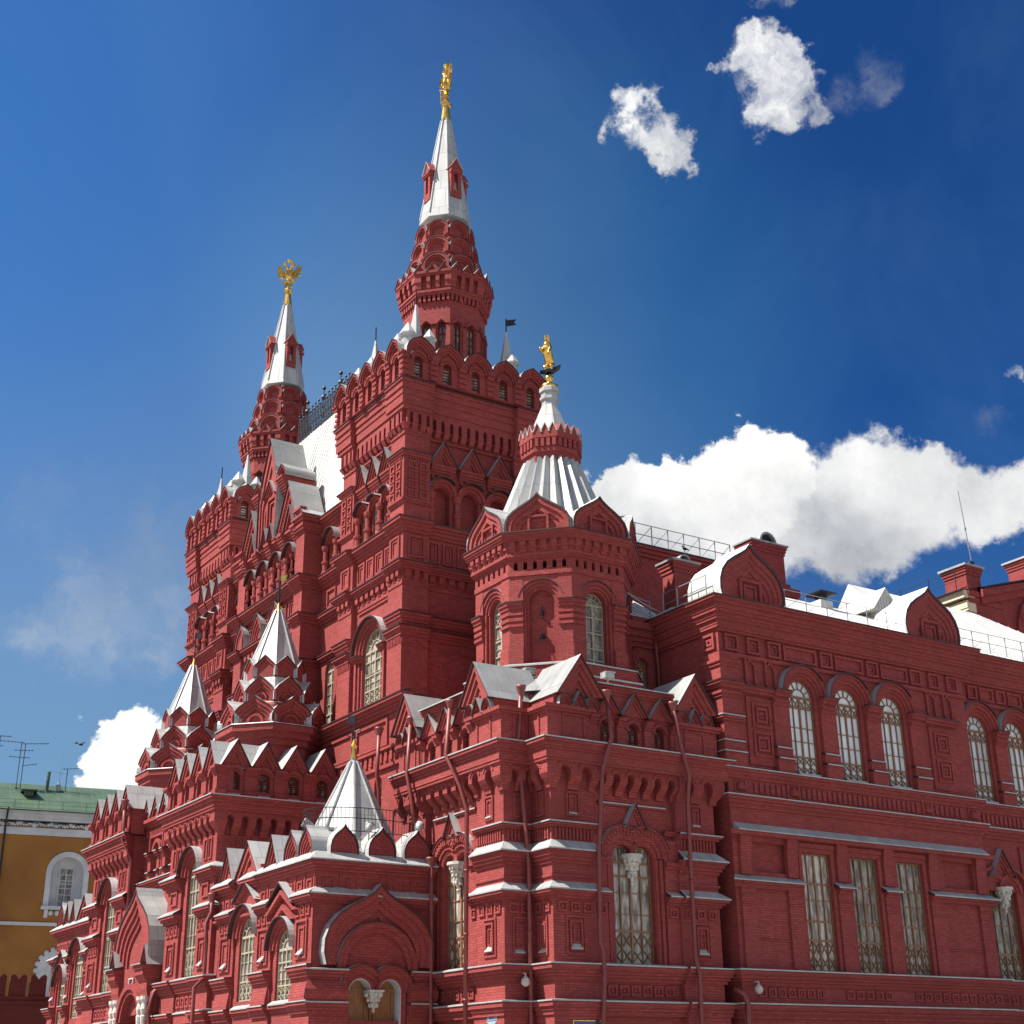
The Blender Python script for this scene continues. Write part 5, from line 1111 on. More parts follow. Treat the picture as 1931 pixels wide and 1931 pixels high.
# ------------------------------------------------------------------ long right wing
def wing():
    b, m = pair(); Y = 42.5; f = FY(Y)
    wg = part(MB_core([(38.1, 75, 44.1, 50)], 0, 20.2), 'long_wing', BR)
    def low(f, u0, u1, e0=0, e1=0):
        box(b, f, u0, u1, 0, 3.9, -.4, .1, 0, e0, e1)
        courses(b, f, u0, u1, 3.9, [(.16, .16), (.16, .22), (.18, .3)], e0, e1); cap(m, f, u0, u1, 4.42, .3, .03, e0, e1)
        courses(b, f, u0, u1, 5.1, [(.12, .08), (.12, .15), (.13, .22), (.16, .3)], e0, e1); cap(m, f, u0, u1, 5.64, .3, .04, e0, e1)
        courses(b, f, u0, u1, 11.8, [(.14, .08), (.14, .16), (.16, .24)], e0, e1); cap(m, f, u0, u1, 12.25, .24, .04, e0, e1)
        courses(b, f, u0, u1, 12.95, [(.12, .1), (.12, .17), (.14, .24)], e0, e1); cap(m, f, u0, u1, 13.34, .24, .06, e0, e1)
        box(b, f, u0, u1, 12.28, 12.98, -.3, .04, 0, e0, e1)
    low(f, 37.6, 52.3, 1, 1); g = f.off(-.45); low(g, 52.3, 75)
    lft = FX(37.6); low(lft, 42.5, 46.6, 1, 0); box(b, lft, 42.5, 46.7, 0, 20, -.5, 0)
    # lower storey
    cs = (41.98, 44.68, 47.38)
    wallop(b, f, 37.6, 52.3, 3.9, 12.3, [(c, 1.58, 5.7, 10.25, False) for c in cs]+[(39.45, 1.9, 9.35, 10.5, False), (50.45, 1.9, 9.35, 10.5, False)], -.6, 0); box(b, f, 37.9, 52.2, 9, 10.6, -.8, -.7)
    for c in (39.45, 50.45): box(b, f, c-.97, c+.97, 9.3, 10.55, -.5, -.22)
    for c in cs:
        frame(b, f, c-.97, c+.97, 5.5, 10.45, .17, .04); box(b, f, c-1.0, c+1.0, 10.45, 10.62, -.02, .1)
        window(wg, f, c, 1.6, 5.7, 10.26, -.2, False, 'wood', GLD, 3, None, [.26, .42, .74], .26, .0)
    for u in (38.15, 40.6, 43.33, 46.03, 48.75, 51.75):
        box(b, f, u-.36, u+.36, 5.7, 9.0, -.05, .12, 0, *((0, 0))); prof(b, f, u-.28, u+.28, [(-.05, 9.2), (.12, 9.2), (.12, 10.0), (.24, 10.88), (-.05, 10.88)])
        courses(b, f, u-.36, u+.36, 8.72, [(.12, .16), (.12, .24)]); 
        for z in (8.1, 8.4): box(b, f, u-.36, u+.36, z, z+.06, .1, .15)
    for u0, u1 in ((37.6, 41.0), (48.4, 52.3)):
        courses(b, f, u0, u1, 8.7, [(.12, .15), (.12, .22)], 1 if u0 < 38 else 0, 1 if u1 > 52 else 0); cap(m, f, u0, u1, 8.95, .26, .2, 1 if u0 < 38 else 0, 1 if u1 > 52 else 0); box(b, f, u0+.6, u1-.6, 6.75, 6.8, -.02, .05)
    for u in (43.33, 46.03): cap(m, f, u-.5, u+.5, 8.95, .26, .2)
    box(b, f, 37.6, 52.3, 10.7, 10.88, -.05, .3, 0, 1, 1); prof(m, f, 37.7, 52.2, [(0, 10.87), (.36, 10.86), (.36, 10.9), (0, 11.2)])
    squares(b, f, 38.3, 41.8, 7, 4.68, 5.02); squares(b, f, 42.9, 45.6, 5, 4.68, 5.02); squares(b, f, 46.8, 52.2, 10, 4.68, 5.02)
    for u0, u1, k in ((38.8, 40.6, 6), (41.4, 48.4, 24), (49.3, 51.2, 6)): teeth(b, f, u0, u1, k, 12.42, 12.86, 0, .1, .55)
    for u in (38.15, 41.0, 48.85, 51.8): frame(b, f, u-.3, u+.3, 12.36, 12.92, .05, .08); lathe(b, u, Y-.07, [(.18, 12.48), (.2, 12.64), (.12, 12.8)], 8, 0)
    for u in (40.7, 41.3, 48.6, 49.15): box(b, f, u-.06, u+.06, 12.3, 13.3, 0, .1)
    # the bay beyond
    wallop(b, g, 52.3, 75, 3.9, 12.3, [(53.75, 1.9, 5.7, 9.5, False)], -.6, 0)
    for s in (-1, 1):
        cc = 53.75+s*.475; arch(b, g, cc, 9.45, .46, .6, -.05, .06); arch(b, g, cc, 9.45, .6, .8, -.05, .12+.003*s); spand(b, g, cc-.475, cc+.475, 9.4, 10.1, cc, .45, -.5, .02); arch(b, g, cc+s*.12, 9.5, .9, 1.05, -.05, .2+.002*s, 0, 1.2 if s < 0 else 0, PI-1.2 if s > 0 else PI)
    tri_gable(b, m, g, 53.75, 1.5, 10.15, 1.15, .22, .1, 3, .06)
    pendant(wg, g, 53.75, .05, 8.5, 9.65, .44)
    window(wg, g, 53.75, 1.9, 5.72, 9.55, -.3, False, 'wood', GLD, 3, None, [.28, .78], .27)
    for u0, u1 in ((55.2, 58), (59, 75)): cap(m, g, u0, u1, 8.95, .26, .2); box(b, g, u0, u1, 8.72, 8.95, -.02, .24); box(b, g, u0, u1, 5.7, 11.5, -.05, .1)
    squares(b, g, 52.7, 60, 13, 4.68, 5.02); teeth(b, g, 52.9, 60, 24, 12.42, 12.86, 0, .1, .55)
    # upper storey
    def upper(f, cs, u0, u1, ends):
        wallop(b, f, u0, u1, 13.3, 18.3, [(c, 1.46, 13.5, 17.5, True) for c in cs], -.65, 0)
        for c in cs:
            for ri, ro, n in ((.74, .86, .02), (.86, 1.0, .1), (1.0, 1.17, .18), (1.17, 1.28, .25)): arch(b, f, c, 16.8, ri, ro, -.05, n)
            march(m, f, c, 16.8, 1.28, 1.33, -.05, .34, 0, .6, PI)
            window(wg, f, c, 1.48, 13.5, 17.51, -.2, True, 'wood', GLL, 3, None, [.22, .86], .22, .14)
            cap(m, f, c-.6, c+.6, 13.44, .1, .06)
        for c in ends:
            box(b, f, c-.42, c+.42, 13.4, 16.4, -.05, .16); courses(b, f, c-.42, c+.42, 16.2, [(.12, .2), (.1, .26), (.14, .2), (.14, .3), (.12, .38)]); cap(m, f, c-.42, c+.42, 16.82, .38, .03)
            box(b, f, c-.46, c+.46, 13.4, 13.95, -.05, .26); cap(m, f, c-.46, c+.46, 13.95, .26, .1); cap(m, f, c-.46, c+.46, 14.4, .2, .09); box(b, f, c-.44, c+.44, 13.9, 14.4, -.05, .2)
        # frieze and cornice
        box(b, f, u0, u1, 18.0, 18.14, -.05, .12)
    upper(f, cs, 37.6, 52.3, (40.63, 43.33, 46.03, 48.73)); upper(g, (53.55, 56.2, 58.85, 61.5), 52.3, 75, (54.9, 57.5, 60.2))
    for c0 in (39.55, 50.35):
        box(b, f, c0-.75, c0+.75, 13.6, 16.4, -.05, .06)
        for z in (14.45, 15.65): frame(b, f.off(.06), c0-.5, c0+.5, z-.52, z+.52, .1, .07); shir(b, f.off(.06), c0, z, .6, .62, .09)
        courses(b, f, c0-1.1, c0+1.1, 16.5, [(.14, .2), (.14, .28)]); cap(m, f, c0-1.1, c0+1.1, 16.78, .28, .03)
        for d in (-.65, .45): 
            u = c0+d; poly(b, f, [(u-.06, 17.0), (u+.06, 17.0), (u+.06, 18.0), (u-.06, 18.0)], -.05, .12); chev(b, f, u+.25, .5, 17.75, .3, .08, -.02, .12); box(b, f, u+.44, u+.56, 16.95, 17.75, -.02, .12); box(b, f, u-.02, u+.06, 16.95, 17.75, -.02, .12)
    for ff, u0, e0 in ((f, 37.6, 1), (lft, 42.5, 1)):
        e = (1, 0)
        box(b, ff, u0, u0+.85, 13.4, 18.1, -.05, .16, 0, *e); courses(b, ff, u0, u0+.85, 16.2, [(.12, .2), (.1, .26), (.14, .2), (.14, .3), (.12, .38)], *e); cap(m, ff, u0, u0+.85, 16.82, .38, .03, *e)
        courses(b, ff, u0, u0+.85, 15.2, [(.1, .22), (.12, .28)], *e); cap(m, ff, u0, u0+.85, 15.42, .28, .04, *e)
        box(b, ff, u0, u0+.85, 13.4, 13.95, -.05, .26, 0, *e); cap(m, ff, u0, u0+.85, 13.95, .26, .1, *e); cap(m, ff, u0, u0+.85, 14.4, .2, .09, *e); box(b, ff, u0, u0+.85, 13.9, 14.4, -.05, .2, 0, *e)
        courses(b, ff, u0, u0+.85, 17.5, [(.14, .2), (.12, .26)], *e)
    for u in (38.2, 39.4, 40.55, 43.55, 46.35, 49.1, 50.3, 51.5): frame(b, f, u-.36, u+.36, 18.22, 18.94, .1, .14); shir(b, f, u, 18.58, .4, .4, .06)
    for u0, u1 in ((41.1, 43.0), (44.1, 45.8), (46.9, 48.6)): frame(b, f, u0, u1, 18.25, 18.9, .1, .1)
    shir(b, lft.off(.1), 42.95, 18.58, .75, .7, .12); box(b, lft, 42.5, 43.4, 18.15, 19.0, -.05, .1, 0, 1, 0)
    for u in range(53, 74, 2): frame(b, g, u+.1, u+.75, 18.25, 18.9, .1, .12); frame(b, g, u+.95, u+1.9, 18.25, 18.9, .1, .1)
    cor = [(.12, .12), (.12, .2), (.2, .22), (.12, .3), (.16, .34), (.14, .42), (.2, .46), (.14, .56), (.12, .64)]
    for ff, u0, u1, e0, e1 in ((f, 37.6, 52.3, 1, 1), (g, 52.3, 75, 0, 0), (lft, 42.5, 46.6, 1, 0)):
        box(b, ff, u0, u1, 18.1, 20.1, -.4, 0, 0, 0, 0); t = courses(b, ff, u0, u1, 19.0, cor, e0, e1); cap(m, ff, u0, u1, t, .64, .04, e0, e1)
    rt = Fr((52.3, 0), (0, 1), (1, 0)); box(b, rt, 42.5, 43.2, 0, 20, -.3, 0); courses(b, rt, 42.5, 43.0, 19.0, cor, 1, 0)
    # link wall with its little window
    lk = FY(46.6); wallop(b, lk, 34, 37.7, 15, 20.2, [(36.75, .62, 17.55, 18.72, True)], -.5, 0); courses(b, lk, 34, 37.6, 19.2, [(.2, .1), (.2, .2), (.3, .3), (.3, .42)]); arch(b, lk, 36.75, 18.41, .32, .45, -.05, .05)
    window(wg, lk, 36.75, .64, 17.55, 18.73, -.2, True, 'wood', GLD, 1)
    fill(wg, b, MET)
    for c in (39.3, 50.3):
        k, km = pair(); fk = FY(42.25); kok(k, km, fk, c, 3.25, 20.4, 2.35, .16, 4, .05, 1.9, KEEL, True, True, .13, .1)
        frame(k, fk, c-.62, c+.62, 20.4, 21.45, .14, .1); frame(k, fk, c-.36, c+.36, 20.4, 21.2, .1, .04); chev(k, fk, c, 1.1, 21.5, .5, .15, -.1, .08)
        ko = part(k, 'keel_gable', [BR, WHITE, EDGE], wg)
    # roofs
    r = MB(); 
    r.add([(38.5, 42.2, 20.42), (51.6, 42.2, 20.42), (51.6, 47.2, 23.3), (42, 47.2, 23.3), (37.3, 46.8, 20.6)], [(0, 1, 2, 3), (0, 3, 4)])
    r.add([(51.0, 42.5, 20.35), (70, 42.3, 20.15), (60.4, 47.6, 24.95), (51.0, 47.6, 24.95), (51.0, 50, 22)], [(0, 1, 2, 3), (3, 0, 4)])
    for i in range(40):
        x = 51.8+i*.44; t = max(0, min(1, (70-x)/9.6)); tube(r, [(x, 42.4, 20.33), (x, 42.4+5.2*t, 20.33+4.6*t)], .03, 4)
    part(r, 'white_wing_roof', WHITE, wg)
    r = MB(); prof(r, FX(33.5), 46.8, 50.5, [(0, 21.9), (0, 20.3), (-4.2, 20.4), (-4.4, 20.45)]) if False else r.add([(34.3, 46.3, 20.5), (38.3, 46.3, 20.5), (38.6, 50, 22.9), (34.3, 50, 22.9)], [(0, 1, 2, 3)])
    for i in range(10): x = 34.4+.42*i; tube(r, [(x, 46.3, 20.52), (x, 50, 22.92)], .035, 4)
    part(r, 'link_roof', WHITE, wg)
    r = MB(); fd = FY(45.6); poly(r, fd, [(50.3, 23.0), (52.1, 23.0), (51.2, 24.1)], -2, 0); roofv(r, fd, 51.2, 1.8, 23.0, 1.1, -2.4, .2, .06)
    for i in range(7): box(r, fd, 50.6+.2*i, 50.64+.2*i, 23.0, 23.25+.6*(1-abs(i-3)/3.5), 0, .05)
    part(r, 'roof_louvre', WHITE, wg)
    r = MB(); box(r, FY(46.3), 47.6, 48.4, 22.6, 23.2, -.7, 0); lathe(r, 48.0, 46.65, [(.25, 23.2), (.3, 23.5), (.8, 23.55), (.8, 23.6), (.1, 23.85)], 4, PI/4, 1); part(r, 'roof_vent', [WHITE, IRON], wg)
    # chimneys
    def chim(name, x, y, z0, z1, w, d, capm=ZINC):
        c = MB(); box(c, f0, x-w/2, x+w/2, z0, z1-.5, y-d/2, y+d/2)
        for i in range(3): q = .05*(i+1); box(c, f0, x-w/2-q, x+w/2+q, z1-.5+.17*i, z1-.5+.17*(i+1), y-d/2-q, y+d/2+q)
        q = .22; box(c, f0, x-w/2-q, x+w/2+q, z1, z1+.09, y-d/2-q, y+d/2+q, 1)
        fc = Fr((x, y-d/2-.1), (1, 0), (0, -1)); band(c, fc, arcp(0, z1+.08, w*.22, 0, PI, 10), arcp(0, z1+.08, w*.27, 0, PI, 10), -d-.2, 0, 1); poly(c, fc, arcp(0, z1+.08, w*.22, 0, PI, 10), -d, -.2, 2)
        return part(c, name, [BR, capm, IRON], wg)
    chim('chimney', 39.45, 47.0, 19, 23.6, 1.2, .85)
    c = MB(); box(c, f0, 49.0, 52.6, 20, 26.4, 53.2, 55.5); box(c, f0, 48.7, 52.9, 26.0, 26.5, 52.9, 55.8); part(c, 'chimney_base', BR, wg)
    chim('chimney', 51.2, 53.9, 26, 29.0, 2.3, 1.1)
    # rear parapet wall and its railing
    c = MB(); fw = FY(54.2); box(c, fw, 37, 53.5, 15, 27.3, -.8, 0); courses(c, fw, 37, 49.2, 27.0, [(.2, .1), (.2, .2), (.12, .3)]); part(c, 'rear_wall', BR, wg)
    c = MB(); box(c, fw, 37, 49.4, 27.53, 27.62, -.9, .36); part(c, 'rear_wall_coping', IRON, wg)
    c = MB()
    for i in range(11):
        u = 38.5+1.08*i; tube(c, [fw.P(u, 27.5, -.1), fw.P(u, 28.9, -.1)], .03, 5); tube(c, [fw.P(u, 27.7, -.1), fw.P(u+1.08, 28.85, -.1)], .018, 4) if i < 10 else None
    for z in (28.9, 28.3): tube(c, [fw.P(38.5, z, -.1), fw.P(49.3, z, -.1)], .025, 5)
    part(c, 'roof_railing', RAIL, wg)
    c = MB(); fr = FY(42.15)
    for u0, u1 in ((41.2, 48.6), (51.9, 66)):
        k = int((u1-u0)/1.1)
        for i in range(k+1):
            u = u0+(u1-u0)*i/k; tube(c, [fr.P(u, 20.4, 0), fr.P(u, 21.35, 0)], .022, 5)
            if i < k: tube(c, [fr.P(u, 20.5, 0), fr.P(u+(u1-u0)/k, 21.3, 0)], .008, 4)
        for z in (21.35, 20.9): tube(c, [fr.P(u0, z, 0), fr.P(u1, z, 0)], .016, 5)
    part(c, 'eaves_railing', RAIL, wg)
    c = MB(); pts = [(37.2, 42.6+.95*i) for i in range(5)]
    for x, y in pts: tube(c, [(x, y, 20.4), (x, y, 21.4)], .03, 5)
    for z in (21.4, 20.9): tube(c, [(37.2, 42.6, z), (37.2, 46.4, z)], .022, 5)
    rope(c, (37.2, 46.4, 21.3), (34.6, 46.2, 22.0), .15, .025); rope(c, (37.2, 45.6, 20.6), (34.6, 46.0, 22.0), .2, .03); part(c, 'eaves_railing', RAIL, wg)
    drainpipe(wg, [(37.35, 46.3, 19.9), (37.35, 46.3, 19.2), (37.5, 46.4, 18.4), (37.5, 46.4, 16)])
    drainpipe(wg, [(37.05, 42.35, 4.95), (37.3, 42.1, 4.75), (37.42, 42.05, 4.4), (37.38, 42.05, 3.9), (37.42, 42.1, 0)], .1, False)
    return wg
def hall():
    """gabled hall that rises behind the right wing"""
    b, m = pair(); f = FY(51.5); x0 = 65.0
    hl = part(MB_core([(x0+.5, 95, 52.2, 70)], 0, 26), 'gabled_hall', BR)
    poly(b, f, [(x0, 15), (100, 15), (100, 30), (84, 33.6), (x0+1.4, 28.55), (x0+1.4, 28.4), (x0, 28.2)], -.8, 0)
    for t, n in ((.9, .16), (.45, .3)): 
        A = [(x0+1.0, 28.4), (84, 33.5), (100, 29.9)]; B = [(u, v-t) for u, v in A]; band(b, f, A, B, -.1, n)
    A = [(x0+1.2, 28.48), (84, 33.6), (100, 30.1)]; band(m, f, [(u, v+.1) for u, v in A], A, -6, .45)
    for v, n in ((27.9, .1), (27.5, .05), (26.6, .06)): box(b, f, x0, 68, v, v+.3, -.05, n)
    arch(b, f, 72.3, 25.9, 2.9, 3.4, -.1, .2); poly(b, f, [(69.2, 27.3), (69.6, 28.1), (75, 28.6), (75, 28.1), (70, 27.6), (69.6, 26.9)], -.05, .25)
    window(hl, f, 72.3, 5.6, 20, 28.7, .02, True, 'wood', GLD, 5)
    lf = FX(x0)
    box(b, lf, 51.5, 66, 10, 26.4, -.6, 0)
    c = MB(); box(c, lf, 51.5, 62, 26.4, 27.0, -.6, .02); box(c, lf, 51.5, 62, 27.0, 27.15, -.6, .12); box(c, lf, 51.5, 62, 27.15, 27.6, -.6, .16); box(c, lf, 51.5, 62, 27.75, 28.2, -.6, .35); part(c, 'cream_cornice', CREAM, hl)
    cap(m, lf, 51.5, 66, 28.2, .45, .08); fill(hl, b, IRON)
    r = MB(); r.add([(x0, 51.5, 28.3), (x0, 70, 28.3), (84, 70, 33.4), (84, 51.5, 33.4)], [(0, 1, 2, 3)]); part(r, 'metal_roof', ZINC, hl)
    def chim(x, y, z0, z1, w, d):
        c = MB(); box(c, f0, x-w/2, x+w/2, z0, z1-.5, y-d/2, y+d/2)
        for i in range(3): q = .05*(i+1); box(c, f0, x-w/2-q, x+w/2+q, z1-.5+.17*i, z1-.5+.17*(i+1), y-d/2-q, y+d/2+q)
        q = .24; box(c, f0, x-w/2-q, x+w/2+q, z1, z1+.12, y-d/2-q, y+d/2+q, 1); fc = Fr((x, y-d/2), (1, 0), (0, -1)); poly(c, fc, arcp(-.15, z1+.1, .24, 0, PI, 10), -d, .2, 2); part(c, 'chimney', [BR, MET, IRON], hl)
    chim(65.95, 52.5, 28, 29.85, 1.25, 1.6); chim(73.3, 53.3, 29.5, 32.0, 1.4, 1.8)
    c = MB(); 
    for y in (52, 54, 56.2): tube(c, [(64.7, y, 28.2), (64.7, y, 29.6)], .03, 5)
    for z in (29.5, 28.9): tube(c, [(64.7, 52, z), (64.7, 58, z)], .02, 5)
    box(c, f0, 64.7, 65.4, 28.35, 29.1, 55.2, 56.6); part(c, 'roof_railing', IRON, hl)
    c = MB(); tube(c, [(69.2, 54, 29), (68.95, 54, 31.5), (68.6, 54, 36.2)], [.05, .04, .025], 6); 
    for z in (32.4, 33.6): tube(c, [(68.88-.07*(z-32.4), 54, z), (68.87-.07*(z-32.4), 54, z+.15)], .07, 6)
    part(c, 'radio_mast', RAIL, hl)
pavilion(); turret(); tower(56.62, 0.0, 52.0, True); tower(77.9, -.7, 50.7, False); gable_front(); great_roof(); base_wall(); vestibule(); annex(); left_annex(); wing(); hall()
# ================================================================== other buildings and small things
def arsenal():
    f = Fr((44.5016, 164.072), (0.98559, -0.16918), (-0.16918, -0.98559))
    Yb = empty('ochre_building', f.P(0, 0, 0)); tag(Yb, 'long ochre plastered building with white trim and green roof behind the brick wall', 'building')
    inv = Matrix.Translation(f.P(0, 0, 0)).inverted()
    def yp(b, name, mat, par=None):
        o = b.build(name, mat, par or Yb)
        if par is None: o.matrix_parent_inverse = inv
        return o
    b = MB(); cs = [-35, -29.6, -21.4, -16, -10.4, 1.53, 6.9, 15.1, 20.5, 28.7]
    wallop(b, f, -44, 34, 18.9, 29.4, [(c, 4.6, 20.6, 26.7, True) for c in cs], -1.5, 0); box(b, f, -44, 34, 0, 18.6, -1.5, 0); box(b, f, -44, 34, 18.6, 18.9, -1.5, 0); box(b, f, -44, 34, 0, 31, -12, -1.45)
    wl = yp(b, 'wall', OCHRE)
    for c in cs:
        w = MB(); spand(w, f, c-2.3, c+2.3, 24.4, 24.45, c, 2.3, 0, .01) if False else None
        arch(w, f, c, 24.4, 1.75, 2.32, -1.4, .15); 
        for s in (-1, 1): a, d = sorted((c+s*1.75, c+s*2.32)); box(w, f, a, d, 20.7, 24.4, -1.4, .14)
        poly(w, f, [(c-1.8, 20.6), (c+1.8, 20.6)]+arcp(c, 24.4, 1.8), -1.44, -1.0); frame(w, f, c-.85, c+.85, 20.7, 25.1, .12, -.9, 0, -1.05)
        box(w, f, c-2.5, c+2.5, 20.35, 20.7, -1.4, .5); 
        for s in (-1, 1): prof(w, f, c+s*1.9-.2, c+s*1.9+.2, [(0, 19.5), (.35, 20.1), (.35, 20.35), (0, 20.35)])
        for k in range(5): ball(w, f.P(c-1.4+.7*k, 20.0, .05), .3, seg=8)
        wo = yp(w, 'arched_window', WPL)
        p = MB(); box(p, f, c-.72, c+.72, 20.75, 25.0, -1.02, -.98, 1)
        for u in (c-.03,): box(p, f, u-.05, u+.05, 20.75, 25.0, -1, -.9)
        for v in (21.4, 22.1, 22.8, 23.3, 23.65, 24.3): box(p, f, c-.72, c+.72, v-.04, v+.04, -1, -.91)
        frame(p, f, c-.75, c+.75, 20.72, 25.02, .08, -.89, 0, -1); yp(p, 'sash', [WPL, GLD], wo)
    w = MB(); box(w, f, -44, 34, 28.4, 29.2, -.5, .12)
    for t, (h, n) in enumerate(((.35, .18), (.35, .34), (.3, .5))): box(w, f, -44, 34, 30.0+.34*t, 30.34+.34*t, -1.5, n)
    box(w, f, -44, 34, 18.6, 18.95, -.5, .2)
    for i in range(110):
        u = -20+.3*i
        if -9 < u < 9: ball(w, f.P(u, 29.55+.1*math.sin(i*1.7), .06), .2+.06*math.sin(i*2.3), 1, 1, .7+.3*math.sin(i), 7); tube(w, [f.P(u, 29.35, .05), f.P(u+.2, 29.8+.1*math.sin(i), .08), f.P(u+.35, 29.4, .05)], .06, 5)
    yp(w, 'white_cornice', WPL)
    # ground floor niches with rusticated surrounds
    for c in cs:
        w = MB(); arch(w, f, c, 13.9, 1.35, 2.2, -.3, .2)
        for k in range(11): a = PI*k/10; ball(w, f.P(c+2.3*math.cos(a), 13.9+2.3*math.sin(a), .05), .3, seg=7)
        for s in (-1, 1): a, d = sorted((c+s*1.35, c+s*2.2)); box(w, f, a, d, 8, 13.9, -.3, .2)
        poly(w, f, [(c-1.4, 8), (c+1.4, 8)]+arcp(c, 13.9, 1.4), -.2, .05); wo = yp(w, 'niche_surround', WPL)
        p = MB(); box(p, f, c-.8, c+.8, 8.5, 14.3, .05, .09, 0); frame(p, f, c-.8, c+.8, 8.5, 14.3, .1, .12, 1, .05); yp(p, 'dark_window', [GLD, WPL], wo)
    r = MB(); r.add([f.P(-44, 31.05, .95), f.P(34, 31.05, .95), f.P(34, 35.2, -6), f.P(-44, 35.2, -6), f.P(-44, 31.05, -14), f.P(34, 31.05, -14)], [(0, 1, 2, 3), (3, 2, 5, 4)])
    for i in range(60): u = -43+1.3*i; tube(r, [f.P(u, 31.07, .93), f.P(u, 35.2, -6)], .03, 4)
    ro = yp(r, 'green_roof', GREEN)
    r = MB(); 
    for i in range(30): u = -44+2.6*i; tube(r, [f.P(u, 31.3, .5), f.P(u, 32.2, .5)], .03, 4)
    for v in (32.2, 31.75): tube(r, [f.P(-44, v, .5), f.P(34, v, .5)], .025, 4)
    yp(r, 'eaves_railing', GREEN, ro)
    d = MB(); box(d, f, -3.9, -2.9, 33.2, 33.75, -3.4, -2.4); box(d, f, -4.3, -2.5, 33.75, 33.85, -3.8, -1.8); yp(d, 'roof_hatch', GREEN, ro)
    d = MB(); tube(d, [f.P(-1.35, 34.0, -4.5), f.P(-1.25, 36.5, -4.5)], .2, 8); yp(d, 'vent_pipe', GREEN, ro)
    d = MB(); tube(d, [f.P(-5.65, 31.2, .75), f.P(-5.7, 30.2, .85), f.P(-5.7, 29, .25), f.P(-5.7, 0, .25)], .12, 8); yp(d, 'drainpipe', IRON)
    # aerials on the roof
    def aerial(u, n, z0, h, arms, label, grp='aerials on the green roof'):
        a = MB(); q = -4.6
        tube(a, [f.P(u, z0, q), f.P(u+.05, z0+h, q)], .045, 5)
        for dz, l0, l1, k, up in arms:
            z = z0+h+dz; tube(a, [f.P(u+l0, z, q), f.P(u+l1, z+up, q)], .035, 4)
            for i in range(k): t = (i+.5)/k; x = u+l0+(l1-l0)*t; tube(a, [f.P(x, z+up*t-.02, q-.5), f.P(x, z+up*t, q+.5)], .022, 4)
        lathe(a, *f.P(u, 0, q)[:2], [(.16, z0), (.16, z0+.25)], 6, 0)
        o = a.build('tv_aerial', IRON); tag(o, label, 'aerial', grp); return o
    aerial(-7.2, 0, 34.2, 6.2, ((-.05, 0, 1.3, 5, 0), (-1.2, -1.2, .5, 4, 0)), 'single pole aerial leaning at the left edge of the green roof')
    aerial(-4.75, 0, 34.2, 5.6, ((0, -2.8, .3, 8, -.05), (-1.0, -.7, 1.5, 6, .1), (-1.8, -1.2, 1.2, 6, 0)), 'tall aerial with three crossbars, left pole of the pair')
    aerial(-4.3, 0, 34.1, 5.5, ((0, -.3, 2.7, 8, .25), (-2.6, -.1, 1.6, 5, .35)), 'tall aerial with long top boom, right pole of the pair')
    aerial(.75, 0, 33.9, 3.1, ((-.05, -.5, 1.4, 5, .2),), 'short aerial with one crossbar on a stub chimney')
    a = MB(); q = -4.6; tube(a, [f.P(-.05, 33.8, q), f.P(0, 36, q), f.P(.15, 39.2, q)], [.05, .035, .015], 5); lathe(a, *f.P(-.05, 0, q)[:2], [(.1, 34.1), (.27, 34.3), (.3, 35.0), (.1, 35.3)], 8, 0); tube(a, [f.P(-1.1, 36.6, q), f.P(.9, 36.4, q)], .02, 4)
    tag(a.build('whip_aerial', [RAIL]), 'thin whip aerial with a grey canister at its foot on the green roof', 'aerial', 'aerials on the green roof')
def kremlin_wall():
    r = pxdir(40, 1880); k = 100/math.hypot(r.x, r.y); ox, oy = r.x*k, r.y*k
    f = Fr((ox, oy), (0.98559, -0.16918), (-0.16918, -0.98559)); zt = 1.7+r.z*k+.05
    kw = empty('crenellated_wall', f.P(0, 0, 0)); tag(kw, 'dark red brick fortress wall with swallow-tailed merlons', 'wall'); inv = Matrix.Translation(f.P(0, 0, 0)).inverted()
    b = MB(); box(b, f, -40, 14, 0, zt, -3, 0); box(b, f, -40, 14, zt-.5, zt-.3, -3, .12); o = b.build('wall', BRK2, kw); o.matrix_parent_inverse = inv
    for i in range(30):
        u = -2.72+1.23*(i-26); 
        b = MB(); z = zt+1.2; poly(b, f, [(u-.5, zt), (u+.5, zt), (u+.5, z), (u+.36, z+.14), (u+.18, z+.06), (u, z-.16), (u-.18, z+.06), (u-.36, z+.14), (u-.5, z)], -.7, -.1)
        o = b.build('merlon', BRK2, kw); o.matrix_parent_inverse = inv
